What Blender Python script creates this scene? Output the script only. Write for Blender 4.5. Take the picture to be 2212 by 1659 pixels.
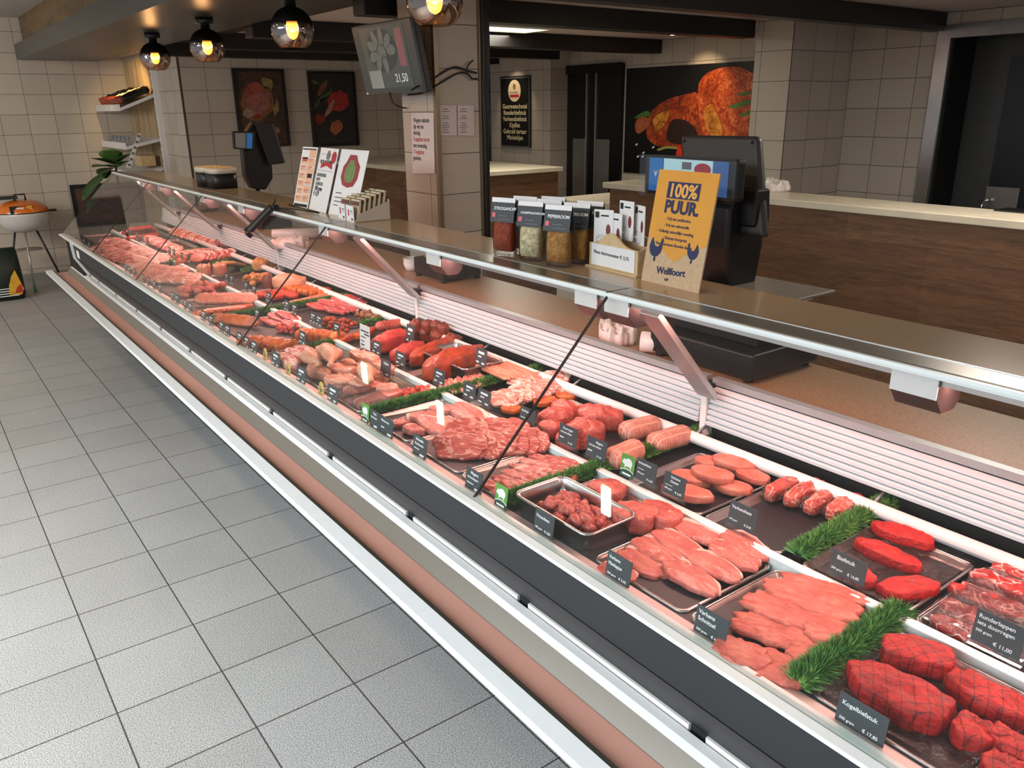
import bpy, bmesh, math, random
from mathutils import Vector, Matrix, noise, Euler
D=bpy.data; SC=bpy.context.scene; COL=SC.collection
R=math.radians
for o in list(D.objects): D.objects.remove(o)

# ---------------------------------------------------------------- camera
F_PX=1745.16; CAMZ=1.64
cam_d=D.cameras.new('camera'); cam_d.sensor_width=36; cam_d.lens=36*F_PX/2212; cam_d.clip_start=.02; cam_d.clip_end=60
cam=D.objects.new('camera',cam_d); COL.objects.link(cam)
_y,_p,_r=R(36.481),R(18.924),R(-.6873)
cF=Vector((math.sin(_y)*math.cos(_p),math.cos(_y)*math.cos(_p),-math.sin(_p)))
_Rt=Vector((math.cos(_y),-math.sin(_y),0)); _U=_Rt.cross(cF)
cR=_Rt*math.cos(_r)+_U*math.sin(_r); cU=-_Rt*math.sin(_r)+_U*math.cos(_r)
CAM=Vector((0,0,CAMZ))
cam.matrix_world=Matrix(((cR.x,cU.x,-cF.x,0),(cR.y,cU.y,-cF.y,0),(cR.z,cU.z,-cF.z,CAMZ),(0,0,0,1)))
SC.camera=cam
# a pixel of the 2212x1659 photograph measured onto a known plane of the room
def _ray(x,y): return cF+cR*((x-1106)/F_PX)-cU*((y-829.5)/F_PX)
def az(x,y,z): d=_ray(x,y); return CAM+d*((z-CAMZ)/d.z)
def ax(x,y,X): d=_ray(x,y); return CAM+d*(X/d.x)
def ay(x,y,Y): d=_ray(x,y); return CAM+d*(Y/d.y)

# ---------------------------------------------------------------- exposure, world, lights
vs=SC.view_settings; SC.display_settings.display_device='sRGB'
vs.view_transform='Standard'; vs.look='None'; vs.gamma=1; vs.use_curve_mapping=False; vs.exposure=0.0
W=D.worlds.new('world'); SC.world=W; W.use_nodes=True
bg=W.node_tree.nodes['Background']; bg.inputs[0].default_value=(.80,.88,1,1); bg.inputs[1].default_value=.42
SC.cycles.max_bounces=7; SC.cycles.diffuse_bounces=3; SC.cycles.glossy_bounces=4; SC.cycles.transparent_max_bounces=12
SC.cycles.transmission_bounces=4; SC.cycles.use_denoising=True; SC.cycles.caustics_reflective=False; SC.cycles.caustics_refractive=False
SC.cycles.sample_clamp_indirect=4
def area(name,loc,direction,sx,sy,power,col,spread=180):   # sx runs level, sy upwards (sx along Y for lamps that face down)
    l=D.lights.new(name,'AREA'); l.shape='RECTANGLE'; l.size=sx; l.size_y=sy; l.energy=power; l.color=col; l.spread=R(spread)
    o=D.objects.new(name,l); COL.objects.link(o); o.location=loc
    zz=-Vector(direction).normalized(); up=Vector((0,0,1)) if abs(zz.z)<.9 else Vector((1,0,0)); xx=up.cross(zz).normalized(); yy=zz.cross(xx)
    o.rotation_euler=Matrix((xx,yy,zz)).transposed().to_euler(); return o
DAY=(.86,.94,1.0); PINK=(1.0,.47,.40); WARM=(1.0,.62,.30)
area('shop_window_daylight',(-2.2,1.9,2.1),(.62,0,-1),5.2,1.2,165,DAY,120)
area('shop_door_daylight',(-.2,-1.7,2.25),(.1,.5,-1),3.6,1.2,26,DAY,120)
area('left_wall_fill',(-2.2,6.4,2.1),(.5,.75,-.45),3.2,1.2,60,(1,.95,.88),140)  # added fill light to brighten the left wall, no window stands there
for y0,y1 in ((-.3,2.9),(2.9,6.6)):
    area('display_lamp_light',(1.365,(y0+y1)/2,1.193),(-.12,0,-1),y1-y0,.02,22*(y1-y0)/3.2,PINK,180)
area('ceiling_panel_light',(3.6,5.05,2.14),(0,0,-1),.55,.55,22,(1,.93,.80))
area('back_room_fill',(3.4,1.2,2.14),(0,0,-1),.55,.55,24,(1,.90,.80))  # added fill light without a fixture, lifts the back room
def spot(name,loc,tgt,power,col,size=60,blend=.6,r=.02):
    l=D.lights.new(name,'SPOT'); l.energy=power; l.color=col; l.spot_size=R(size); l.spot_blend=blend; l.shadow_soft_size=r
    o=D.objects.new(name,l); COL.objects.link(o); o.location=loc; o.rotation_euler=(Vector(tgt)-Vector(loc)).to_track_quat('-Z','Z').to_euler()
    return o

# ---------------------------------------------------------------- helpers
def tag(o,label=None,cat=None,group=None,kind=None):
    if label: o['label']=label
    if cat: o['category']=cat
    if group: o['group']=group
    if kind: o['kind']=kind
    return o
def thing(name,label,cat,loc=(0,0,0),rz=0,group=None):
    o=D.objects.new(name,None); COL.objects.link(o); o.location=loc; o.rotation_euler=(0,0,rz); o.empty_display_size=.05
    return tag(o,label,cat,group)
class MB:
    """collects shapes, then links them as one mesh object"""
    def __init__(s): s.v=[]; s.f=[]; s.m=[]; s.smooth=[]
    def add(s,vs_,fs,mi=0,sm=False):
        b=len(s.v); s.v+= [tuple(v) for v in vs_]
        for f in fs: s.f.append(tuple(b+i for i in f)); s.m.append(mi); s.smooth.append(sm)
        return s
    def box(s,x0,x1,y0,y1,z0,z1,mi=0):
        return s.add([(x,y,z) for z in (z0,z1) for y in (y0,y1) for x in (x0,x1)],[(0,2,3,1),(4,5,7,6),(0,1,5,4),(2,6,7,3),(0,4,6,2),(1,3,7,5)],mi)
    def obox(s,c,a,b,n,mi=0):
        """oriented box: centre, three half-axis vectors"""
        c,a,b,n=map(Vector,(c,a,b,n)); P=[c+a*i+b*j+n*k for k in (-1,1) for j in (-1,1) for i in (-1,1)]
        return s.add(P,[(0,2,3,1),(4,5,7,6),(0,1,5,4),(2,6,7,3),(0,4,6,2),(1,3,7,5)],mi)
    def quad(s,a,b,c,d,mi=0): return s.add([a,b,c,d],[(0,1,2,3)],mi)
    def prism(s,prof,y0,y1,mi=0,closed=True,sm=False):
        """profile of (x,z) points run along Y"""
        n=len(prof); P=[(x,y0,z) for x,z in prof]+[(x,y1,z) for x,z in prof]
        fs=[(i,(i+1)%n,n+(i+1)%n,n+i) for i in range(n if closed else n-1)]
        s.add(P,fs,mi,sm)
        if closed: s.add(P,[tuple(range(n))[::-1],tuple(range(n,2*n))],mi)
        return s
    def poly(s,pts,off,mi=0,sm=False):
        """flat outline pushed out by the vector off"""
        n=len(pts); off=Vector(off); P=[Vector(p) for p in pts]; Q=[p+off for p in P]
        s.add(P+Q,[tuple(range(n))[::-1],tuple(range(n,2*n))]+[(i,(i+1)%n,n+(i+1)%n,n+i) for i in range(n)],mi,False); return s
    def tube(s,pts,r,n=8,mi=0,cap=True):
        pts=[Vector(p) for p in pts]; m=len(pts); P=[]
        rr=r if isinstance(r,(list,tuple)) else [r]*m
        t=(pts[1]-pts[0]).normalized(); u=t.orthogonal().normalized()
        for i,p in enumerate(pts):
            t=(pts[min(i+1,m-1)]-pts[max(i-1,0)]).normalized(); u=(u-t*u.dot(t)).normalized(); w=t.cross(u)
            P+=[p+(u*math.cos(2*math.pi*k/n)+w*math.sin(2*math.pi*k/n))*rr[i] for k in range(n)]
        fs=[(i*n+k,i*n+(k+1)%n,(i+1)*n+(k+1)%n,(i+1)*n+k) for i in range(m-1) for k in range(n)]
        s.add(P,fs,mi,True)
        if cap: s.add(P[:n],[tuple(range(n))[::-1]],mi); s.add(P[-n:],[tuple(range(n))],mi)
        return s
    def lathe(s,prof,c=(0,0,0),n=24,mi=0,sm=True,axis='z'):
        P=[]
        for r,z in prof:
            for k in range(n):
                a=2*math.pi*k/n; x,y=r*math.cos(a),r*math.sin(a)
                P.append((c[0]+x,c[1]+y,c[2]+z) if axis=='z' else ((c[0]+x,c[1]+z,c[2]+y) if axis=='y' else (c[0]+z,c[1]+x,c[2]+y)))
        m=len(prof)
        s.add(P,[(i*n+k,i*n+(k+1)%n,(i+1)*n+(k+1)%n,(i+1)*n+k) for i in range(m-1) for k in range(n)],mi,sm)
        return s
    def build(s,name,mats,parent=None,M=None):
        me=D.meshes.new(name); me.from_pydata(s.v,[],s.f)
        for m in (mats if isinstance(mats,(list,tuple)) else [mats]): me.materials.append(m)
        me.polygons.foreach_set('material_index',s.m); me.polygons.foreach_set('use_smooth',s.smooth)
        bm=bmesh.new(); bm.from_mesh(me); bmesh.ops.remove_doubles(bm,verts=bm.verts,dist=1e-6); bmesh.ops.recalc_face_normals(bm,faces=bm.faces); bm.to_mesh(me); bm.free()
        me.update(); o=D.objects.new(name,me); COL.objects.link(o)
        if M is not None: o.matrix_world=M
        if parent: o.parent=parent
        return o
def bevel(o,w=.002,seg=2,ang=35):
    m=o.modifiers.new('b','BEVEL'); m.width=w; m.segments=seg; m.limit_method='ANGLE'; m.angle_limit=R(ang); return o
def struct(o): o['kind']='structure'; return o

# text cut as a thin mesh; origin at its left base line, laid on a frame given by a matrix
_TC={}
def text_mesh(txt,size,bold=0,align='LEFT',ext=0.0003):
    k=(txt,size,bold,align,ext)
    if k in _TC: return _TC[k]
    cu=D.curves.new('t','FONT'); cu.body=txt; cu.size=size; cu.offset=bold*size; cu.align_x=align; cu.extrude=ext; cu.resolution_u=3; cu.space_line=.8
    ob=D.objects.new('t',cu); COL.objects.link(ob); dg=bpy.context.evaluated_depsgraph_get(); me=D.meshes.new_from_object(ob.evaluated_get(dg))
    D.objects.remove(ob); _TC[k]=me; return me
def text(name,txt,size,M,mat_,parent,bold=0.0,align='LEFT',sx=1):
    me=text_mesh(txt,size,bold,align).copy(); me.name=name; me.materials.clear(); me.materials.append(mat_)
    if sx!=1: me.transform(Matrix.Diagonal((sx,1,1,1)))
    me.transform(M); o=D.objects.new(name,me); COL.objects.link(o); o.parent=parent; return o
def frame(o,xa,ya):
    """matrix with origin o, x along xa, y along ya"""
    xa=Vector(xa).normalized(); ya=Vector(ya); ya=(ya-xa*ya.dot(xa)).normalized(); za=xa.cross(ya)
    return Matrix(((xa.x,ya.x,za.x,o[0]),(xa.y,ya.y,za.y,o[1]),(xa.z,ya.z,za.z,o[2]),(0,0,0,1)))

# ---------------------------------------------------------------- materials
def s2l(c): return tuple((x/12.92 if x<=.04045 else ((x+.055)/1.055)**2.4) for x in c)
def hexc(h): h=h.lstrip('#'); return s2l(tuple(int(h[i:i+2],16)/255 for i in (0,2,4)))
class NT:
    def __init__(s,name):
        s.m=D.materials.new(name); s.m.use_nodes=True; s.t=s.m.node_tree; s.b=s.t.nodes['Principled BSDF']; s.out=s.t.nodes['Material Output']
    def n(s,t,**k):
        x=s.t.nodes.new(t)
        for a,b in k.items(): setattr(x,a,b)
        return x
    def l(s,a,b): s.t.links.new(a,b)
    def set(s,**k):
        for a,b in k.items(): s.b.inputs[a.replace('_',' ')].default_value=b
        return s
    def ramp(s,fac,stops,interp='LINEAR'):
        r=s.n('ShaderNodeValToRGB'); r.color_ramp.interpolation=interp; e=r.color_ramp.elements
        while len(e)<len(stops): e.new(.5)
        for x,(p,c) in zip(e,stops): x.position=p; x.color=(*c,1) if len(c)==3 else c
        s.l(fac,r.inputs[0]); return r.outputs[0]
    def noise(s,scale,detail=3,rough=.55,vec=None,dist=0):
        x=s.n('ShaderNodeTexNoise'); x.inputs['Scale'].default_value=scale; x.inputs['Detail'].default_value=detail; x.inputs['Roughness'].default_value=rough; x.inputs['Distortion'].default_value=dist
        if vec is not None: s.l(vec,x.inputs['Vector'])
        return x
    def pos(s): return s.n('ShaderNodeNewGeometry').outputs['Position']
    def obj(s): return s.n('ShaderNodeTexCoord').outputs['Object']
    def gen(s): return s.n('ShaderNodeTexCoord').outputs['Generated']
    def mapping(s,vec,loc=(0,0,0),rot=(0,0,0),scale=(1,1,1)):
        x=s.n('ShaderNodeMapping'); x.inputs['Location'].default_value=loc; x.inputs['Rotation'].default_value=rot; x.inputs['Scale'].default_value=scale; s.l(vec,x.inputs['Vector']); return x.outputs[0]
    def mix(s,fac,a,b,mode='MIX'):
        x=s.n('ShaderNodeMix',data_type='RGBA',blend_type=mode)
        for k,v in ((0,fac),(6,a),(7,b)):
            if hasattr(v,'is_linked') or hasattr(v,'links'): s.l(v,x.inputs[k])
            else: x.inputs[k].default_value=v if k==0 else ((*v,1) if len(v)==3 else v)
        return x.outputs[2]
    def bump(s,h,strength=.3,dist=.01):
        x=s.n('ShaderNodeBump'); x.inputs['Strength'].default_value=strength; x.inputs['Distance'].default_value=dist; s.l(h,x.inputs['Height']); s.l(x.outputs[0],s.b.inputs['Normal']); return s
    def col(s,c): s.l(c,s.b.inputs['Base Color']); return s
def flat(name,c,rough=.5,metal=0,spec=.5,coat=0,emit=0,var=0.06,vs_=18,bump=0):
    c=hexc(c) if isinstance(c,str) else c
    t=NT(name).set(Roughness=rough,Metallic=metal); t.b.inputs['Specular IOR Level'].default_value=spec; t.b.inputs['Coat Weight'].default_value=coat
    if var:
        nz=t.noise(vs_,3,.6,t.obj()); a=tuple(max(0,x*(1-var)) for x in c); b=tuple(min(1,x*(1+var)) for x in c)
        t.col(t.ramp(nz.outputs[0],[(.3,a),(.7,b)]))
        if bump: t.bump(nz.outputs[0],bump,.003)
    else: t.b.inputs['Base Color'].default_value=(*c,1)
    if emit: t.b.inputs['Emission Color'].default_value=(*c,1); t.b.inputs['Emission Strength'].default_value=emit
    return t.m
def tile_mat(name,axis,phase,w,h,c1,c2,grout,rough=.35,streak=True):
    t=NT(name); sp=t.n('ShaderNodeSeparateXYZ'); t.l(t.pos(),sp.inputs[0]); cb=t.n('ShaderNodeCombineXYZ')
    i={'x':0,'y':1}[axis[0]]; j={'y':1,'z':2}[axis[1]]
    for k,(src,ph) in enumerate(((i,phase[0]),(j,phase[1]))):
        a=t.n('ShaderNodeMath',operation='SUBTRACT'); t.l(sp.outputs[src],a.inputs[0]); a.inputs[1].default_value=ph-10*(w,h)[k]; t.l(a.outputs[0],cb.inputs[k])
    br=t.n('ShaderNodeTexBrick',offset=0,squash=1); t.l(cb.outputs[0],br.inputs['Vector'])
    for k,v in (('Scale',1),('Mortar Size',.0026 if not streak else .0020),('Mortar Smooth',.3),('Bias',0),('Brick Width',w),('Row Height',h)): br.inputs[k].default_value=v
    br.inputs['Color1'].default_value=(*c1,1); br.inputs['Color2'].default_value=(*c2,1); br.inputs['Mortar'].default_value=(*grout,1)
    return t,br
def wall_tile(name,axis,phase):
    t,br=tile_mat(name,axis,phase,.2385,.1885,hexc('#cabfb0'),hexc('#c0b4a5'),hexc('#4c443d'))
    sc=(3,3,60); nz=t.noise(1.6,3,.6,t.mapping(t.pos(),scale=sc))
    c=t.mix(.10,br.outputs['Color'],t.ramp(nz.outputs[0],[(.3,(.35,.33,.31)),(.7,(1,1,1))]),'MULTIPLY')
    t.col(c).set(Roughness=.42); t.bump(br.outputs['Fac'],.4,-.002); return t.m
def wood(name,dark,light,scale=(1,14,14),rough=.45,plank=None,ax_=0):
    t=NT(name); v=t.mapping(t.pos(),scale=scale); n1=t.noise(1.3,6,.6,v,1.2); n2=t.noise(9,3,.6,v)
    c=t.ramp(n1.outputs[0],[(.28,dark),(.5,tuple((a+b)/2 for a,b in zip(dark,light))),(.74,light)])
    c=t.mix(.25,c,t.ramp(n2.outputs[0],[(.35,tuple(.55*x for x in dark)),(.65,light)]))
    if plank:
        sp=t.n('ShaderNodeSeparateXYZ'); t.l(t.pos(),sp.inputs[0]); cb=t.n('ShaderNodeCombineXYZ'); t.l(sp.outputs[plank[0]],cb.inputs[0]); t.l(sp.outputs[2],cb.inputs[1])
        br=t.n('ShaderNodeTexBrick',offset=.37); t.l(cb.outputs[0],br.inputs['Vector'])
        for k,v2 in (('Scale',1),('Mortar Size',.0008),('Brick Width',plank[1]),('Row Height',plank[2])): br.inputs[k].default_value=v2
        br.inputs['Color1'].default_value=(1,1,1,1); br.inputs['Color2'].default_value=(.66,.60,.56,1); br.inputs['Mortar'].default_value=(.45,.4,.35,1)
        c=t.mix(1,c,br.outputs['Color'],'MULTIPLY')
    t.col(c).set(Roughness=rough); return t.m
def glassy(name,tint=(1,1,1),refl=.9,rough=.02,base=.05,edge=.35):
    """clear pane: mostly see-through, with a mirror reflection that grows at grazing angles"""
    t=NT(name); t.t.nodes.remove(t.b); tr=t.n('ShaderNodeBsdfTransparent'); tr.inputs[0].default_value=(*tint,1)
    gl=t.n('ShaderNodeBsdfGlossy'); gl.inputs['Roughness'].default_value=rough
    fr=t.n('ShaderNodeLayerWeight'); fr.inputs['Blend'].default_value=.5; pw=t.n('ShaderNodeMath',operation='POWER'); t.l(fr.outputs['Facing'],pw.inputs[0]); pw.inputs[1].default_value=4
    mu=t.n('ShaderNodeMath',operation='MULTIPLY_ADD'); t.l(pw.outputs[0],mu.inputs[0]); mu.inputs[1].default_value=.9*refl; mu.inputs[2].default_value=.04*refl
    mx=t.n('ShaderNodeMixShader'); t.l(mu.outputs[0],mx.inputs[0]); t.l(tr.outputs[0],mx.inputs[1]); t.l(gl.outputs[0],mx.inputs[2]); t.l(mx.outputs[0],t.out.inputs[0]); return t.m
M={}
M['alu']=flat('brushed_aluminium','#c9cac8',.32,.75,var=.05)
M['alu_bright']=flat('white_anodised_rail','#eef4f1',.35,.15,var=.02)
M['steel']=flat('stainless_steel','#b9b6b2',.24,.95,var=.08,vs_=6)
M['steel_dark']=flat('worn_steel_tray','#a8a19c',.36,.85,var=.12,vs_=9)
M['chrome']=flat('chrome','#dddddd',.08,1,var=0)
M['white']=flat('white_enamel','#e9e7e4',.4,var=.03)
M['white_gloss']=flat('white_lacquer','#f0f2f1',.25,var=.02)
M['black']=flat('black_plastic','#141313',.38,var=.1)
M['black_matt']=flat('black_matt','#0c0b0b',.65,var=.1)
M['anthracite']=flat('anthracite_panel','#292c2f',.5,var=.05,vs_=5)
M['anthracite_low']=flat('dark_lower_panel','#222125',.5,var=.05,vs_=5)
M['tagslate']=flat('slate_card','#3d4447',.6,var=.05)
M['paper']=flat('white_paper','#eceae8',.6,var=.03)
M['ink']=flat('black_ink','#1b1a1c',.6,var=0)
M['chalk']=flat('white_print','#f2f2f0',.6,var=0)
M['glass']=glassy('clear_glass',(.985,.995,.99))
M['acrylic']=glassy('clear_acrylic',(.96,.97,.98),1.2,.06)
M['rubber']=flat('black_seal','#0b0b0c',.6,var=0)
# ================================================================ the room
def fl_mat():
    t,br=tile_mat('speckled_floor_tile','xy',(.2055,.107),.3005,.3005,hexc('#b4b3b0'),hexc('#adaba8'),hexc('#4a4744'),streak=False)
    n1=t.noise(330,1,.6,t.pos()); n2=t.noise(2.2,3,.5,t.pos())
    sp=t.ramp(n1.outputs[0],[(.34,(.18,.18,.18)),(.43,(.72,.72,.71)),(.55,(1.0,1.0,1.0)),(.64,(1.3,1.3,1.28))])
    c=t.mix(1,br.outputs['Color'],sp,'MULTIPLY'); c=t.mix(.35,c,t.ramp(n2.outputs[0],[(.3,(.80,.80,.80)),(.7,(1.1,1.1,1.1))]),'MULTIPLY')
    t.col(c).set(Roughness=.45); return t.m
m=MB(); m.box(-3,5.9,-3,9.8,-.1,0); struct(m.build('floor',fl_mat()))
tA=wall_tile('wall_tile_facing_shop','xz',(1.191,.114)); tB=wall_tile('wall_tile_side','yz',(3.43,.095))
tP=wall_tile('wall_tile_picture_wall','xz',(2.635,.114)); tC=wall_tile('wall_tile_column','xz',(2.076,.114)); tD=wall_tile('wall_tile_column_side','yz',(3.68,.114))
m=MB(); m.box(-3,2.17,9.6,9.8,0,2.5); struct(m.build('wall_left',tA))
m=MB(); m.box(2.185,5.9,7.75,9.8,0,2.5); struct(m.build('wall_back',[tP]))
m=MB(); m.box(2.165,2.184,7.749,9.6,0,2.5); struct(m.build('wall_corner',wall_tile('wall_tile_corner','yz',(7.75,.114))))
m=MB(); m.box(5.5,5.9,-3,1.3,0,2.5); m.box(5.5,5.9,1.3,2.80,2.06,2.5); m.box(5.5,5.9,2.80,6.42,0,2.5); m.box(5.25,5.9,6.42,7.75,0,2.5)
struct(m.build('wall_right',tB))
m=MB(); m.box(4.83,5.5,3.44,3.73,0,2.17); struct(m.build('wall_pier',[wall_tile('pier_tile','yz',(3.44,.085))]))
# pier faces that look along the room use the other tile direction
m=MB(); m.box(4.83,5.499,3.436,3.442,0,2.17); struct(m.build('wall_pier_side',wall_tile('pier_tile_side','xz',(4.83,.085))))
ceil=flat('ceiling_plaster','#cfc9c3',.7,var=.03)
m=MB(); m.box(-3,1.30,-3,9.8,2.5,2.6); struct(m.build('ceiling',ceil))
# lower ceiling behind the counter: long boards with dark joints
t,br=tile_mat('ceiling_board','xy',(1.9,.3),1.25,.62,hexc('#dccdc6'),hexc('#d6c6bf'),hexc('#4a413c'),streak=False)
t.col(br.outputs['Color']).set(Roughness=.6); cb_=t.m
m=MB(); m.box(1.9,5.9,-3,9.8,2.17,2.3); struct(m.build('ceiling_back',cb_))
# bulkhead over the counter
bk=flat('bulkhead_grey','#45453f',.33,var=.05,vs_=3)
m=MB(); m.box(1.19,1.90,-3,9.6,2.125,2.26); m.box(1.90,1.93,-3,9.6,2.15,2.5); o=struct(m.build('trim_1',bk))
m=MB(); m.box(1.27,1.90,-3,9.6,2.26,2.5); struct(m.build('trim_2',wood('bulkhead_wood',hexc('#54402a'),hexc('#8a6f48'),(1,1,6),.5)))
m=MB(); m.box(1.91,2.16,-3,7.7,2.16,2.168); struct(m.build('trim_3',bk))
# dark ceiling beams that run to the walls
bm_=flat('black_beam','#171312',.42,var=.15,vs_=4)
for i,(y0,y1,x1) in enumerate(((2.80,2.90,5.5),(3.74,3.86,4.83),(5.22,5.36,5.5),(6.28,6.42,5.25),(7.25,7.37,5.25))):
    m=MB(); m.box(1.93,x1,y0,y1,2.06,2.17); o=struct(m.build('trim_%d'%(4+i),bm_)); bevel(o,.006,2)
# square tiled column
m=MB(); m.box(2.076,2.325,3.37,3.68,0,2.17); struct(m.build('wall_column',tC))
m=MB(); m.box(2.072,2.0765,3.372,3.68,0,2.17); struct(m.build('wall_column_side',tD))
m=MB(); m.box(2.064,2.086,3.352,3.374,0,2.17,0); m.box(2.318,2.332,3.362,3.376,0,2.17,0); struct(m.build('trim_9',flat('corner_strip','#8d7a63',.35,.4)))
# recessed cold-room door frame on the right wall
m=MB(); m.box(5.47,5.52,2.75,2.835,0,2.09); m.box(5.47,5.52,1.3,2.75,2.015,2.09); bevel(struct(m.build('trim_10',M['steel'])),.003)
m=MB(); m.box(5.52,5.9,2.74,2.80,0,2.06,0); m.box(5.52,5.9,1.3,2.80,2.04,2.06,0); struct(m.build('trim_11',M['black_matt']))
d=thing('door_1',None,None,(5.8,2.2,0)); d['kind']='structure'
gd=flat('grey_door','#4a4a48',.35,.3,var=.06); dk=flat('dark_door_leaf','#15171a',.3,var=.1)
m=MB(); m.box(0,.06,-1.0,.56,0,2.06); m.build('door_panel',gd,d)
m=MB(); m.box(-.03,0,-1.0,.30,0,1.90); m.build('door_leaf',dk,d)
m=MB(); q0=ax(2132,402,5.76); q1=ax(2195,455,5.76); m.box(-.045,-.03,q1.y-2.2,q0.y-2.2,q1.z,q0.z); bevel(m.build('lock_plate',M['steel'],d),.002)
m=MB(); m.tube([(-.05,q0.y-2.22,q0.z-.09),(-.11,q0.y-2.22,q0.z-.09),(-.11,q0.y-2.22,q1.z-.04)],.010); m.build('door_handle',M['chrome'],d)
# double black door in the right wall
d=thing('door_2',None,None,(5.5,5.66,0)); d['kind']='structure'
bd=flat('black_door','#0d0c0c',.35,var=.15)
m=MB(); m.box(-.035,-.001,-.0,1.04,0,2.0); m.build('door_leaf',bd,d)
m=MB(); m.box(-.06,-.036,.0,1.04,1.93,2.01); m.build('door_head',bd,d)
for y in (.33,.46): 
    m=MB(); m.box(-.05,-.036,y,y+.012,.1,1.93); m.build('edge_strip',M['alu'],d)
for y0,y1 in ((.14,.325),(.475,.66)):
    m=MB(); m.box(-.042,-.0362,y0,y1,.75,1.34); m.build('kick_plate',flat('smoked_plate','#7b7872',.3,.3),d)
m=MB(); m.box(-.04,-.036,.885,.93,1.70,1.79,0); text('number_sign','3|1',.09,frame((-.041,.96,1.70),(0,-1,0),(0,0,1)),M['chalk'],d,.01); m.v=[];
# opening at the far end of the staff side
m=MB(); m.box(5.18,5.24,7.42,7.72,0,2.0); struct(m.build('door_3',bd))
# baseboards
m=MB(); m.box(-3,2.17,9.585,9.6,0,.07); struct(m.build('baseboard_left',flat('baseboard_tile','#8c8984',.5)))
# ---- lamps in the ceilings
def panel(x0,x1,y0,y1,lab):
    t=thing('ceiling_light',lab,'ceiling light',((x0+x1)/2,(y0+y1)/2,2.17)); a,b=(x1-x0)/2,(y1-y0)/2
    m=MB(); 
    for q in ((-a,a,-b,-b+.03),(-a,a,b-.03,b),(-a,-a+.03,-b+.03,b-.03),(a-.03,a,-b+.03,b-.03)): m.box(*q,-.02,0)
    m.build('frame',M['white'],t)
    m=MB(); m.box(-a+.03,a-.03,-b+.03,b-.03,-.012,-.004); m.build('diffuser',flat('lit_diffuser','#fff1cf',.5,emit=3.2,var=.12,vs_=30),t)
panel(3.05,3.95,4.78,5.12,'lit square ceiling panel between the dark beams behind the column')
panel(3.35,3.95,2.93,3.2,'lit ceiling panel at the top edge above the right beam')
for (yy,zz) in ((5.28,2.17),(4.72,2.17)):
    t=thing('spotlight','small round recessed spotlight above the left part of the steak poster' if yy>5 else 'small round recessed spotlight above the right part of the steak poster','spotlight',(5.1,yy,2.17),0)
    m=MB(); m.lathe([(.0,-.012),(.035,-.012),(.045,-.006),(.045,0)],n=20); m.build('trim_ring',M['white'],t)
    m=MB(); m.lathe([(.0,-.014),(.028,-.014)],n=20); m.build('bulb',flat('spot_bulb','#ffe2b0',.4,emit=12,var=0),t)
    spot('spotlight_beam',(5.1,yy,2.15),(5.45,yy,1.75),14,(1,.72,.42),75,.7)
t=thing('spotlight','small recessed spotlight above the black menu sign','spotlight',(4.95,6.95,2.17)); m=MB(); m.lathe([(.0,-.012),(.035,-.012),(.045,-.006),(.045,0)],n=20); m.build('trim_ring',M['white'],t)
spot('spotlight_beam',(4.95,6.95,2.15),(5.25,6.95,1.6),9,(1,.80,.55),70,.7)

for i,(yy,lab) in enumerate(((2.72,'narrow warm shop ceiling lamp nearest the camera'),(4.33,'narrow warm shop ceiling lamp above the shop floor, middle of three'),(5.43,'narrow warm shop ceiling lamp nearest the left wall'))):
    t=thing('shop_ceiling_lamp',lab,'ceiling lamp',(-.22,yy,2.5),0,'warm lamps over the shop floor'); m=MB(); m.box(-.10,.10,-.05,.05,-.03,0); m.build('housing',M['white'],t)
    m=MB(); m.box(-.08,.08,-.028,.028,-.034,-.0305); m.build('diffuser',flat('warm_strip_%d'%i,'#ffd98a',.4,emit=30,var=.3,vs_=60),t)
    area('shop_ceiling_lamp_light',(-.22,yy,2.462),(0,0,-1),.06,.16,6,(1,.80,.58),170)
# ================================================================ refrigerated counter
Y0,YE=-.5,6.74
C=thing('display_counter','long glass-fronted refrigerated meat counter with dark grey front panel','display counter',(0,0,0))
m=MB(); m.prism([(.886,.79),(.892,.70),(.965,.576),(.965,.52),(1.21,.48),(1.21,.775)],Y0,6.2,0); 
m.build('front_panel',M['anthracite'],C)
m=MB(); m.prism([(.8915,.699),(.9645,.575),(.9638,.5745),(.8905,.6992)],Y0,6.2,0); m.build('lower_panel',M['anthracite_low'],C)
# white blocks behind the bag shelf with dark gaps
ys=[Y0]+[.748+.517*k for k in range(-1,11)]+[6.2]
for a,b in zip(ys,ys[1:]):
    if b-a>.08: m=MB(); m.box(.958,.966,a+.02,b-.02,.545,.5745); m.build('lower_trim',M['white'],C)
m=MB(); m.box(1.20,1.98,Y0,YE-.03,.10,.775); m.build('base_cabinet',M['anthracite_low'],C)
m=MB(); m.box(1.26,1.90,Y0,YE-.05,0,.10); m.build('plinth',M['black_matt'],C)
# end cap of the front band and dark recessed end
m=MB(); m.prism([(.872,.805),(.878,.695),(.945,.57),(.965,.57),(.897,.70),(.890,.795)],6.2,6.225); m.build('end_cap',M['white_gloss'],C)
m=MB(); m.box(.925,1.02,6.225,YE,.545,.79); m.build('end_panel',M['black_matt'],C)
m=MB(); m.box(.921,.925,6.42,6.47,.66,.72); m.build('sticker',M['paper'],C)
m=MB(); m.box(.886,.8885,6.02,6.10,.715,.765); m.build('maker_badge',M['paper'],C)
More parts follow.
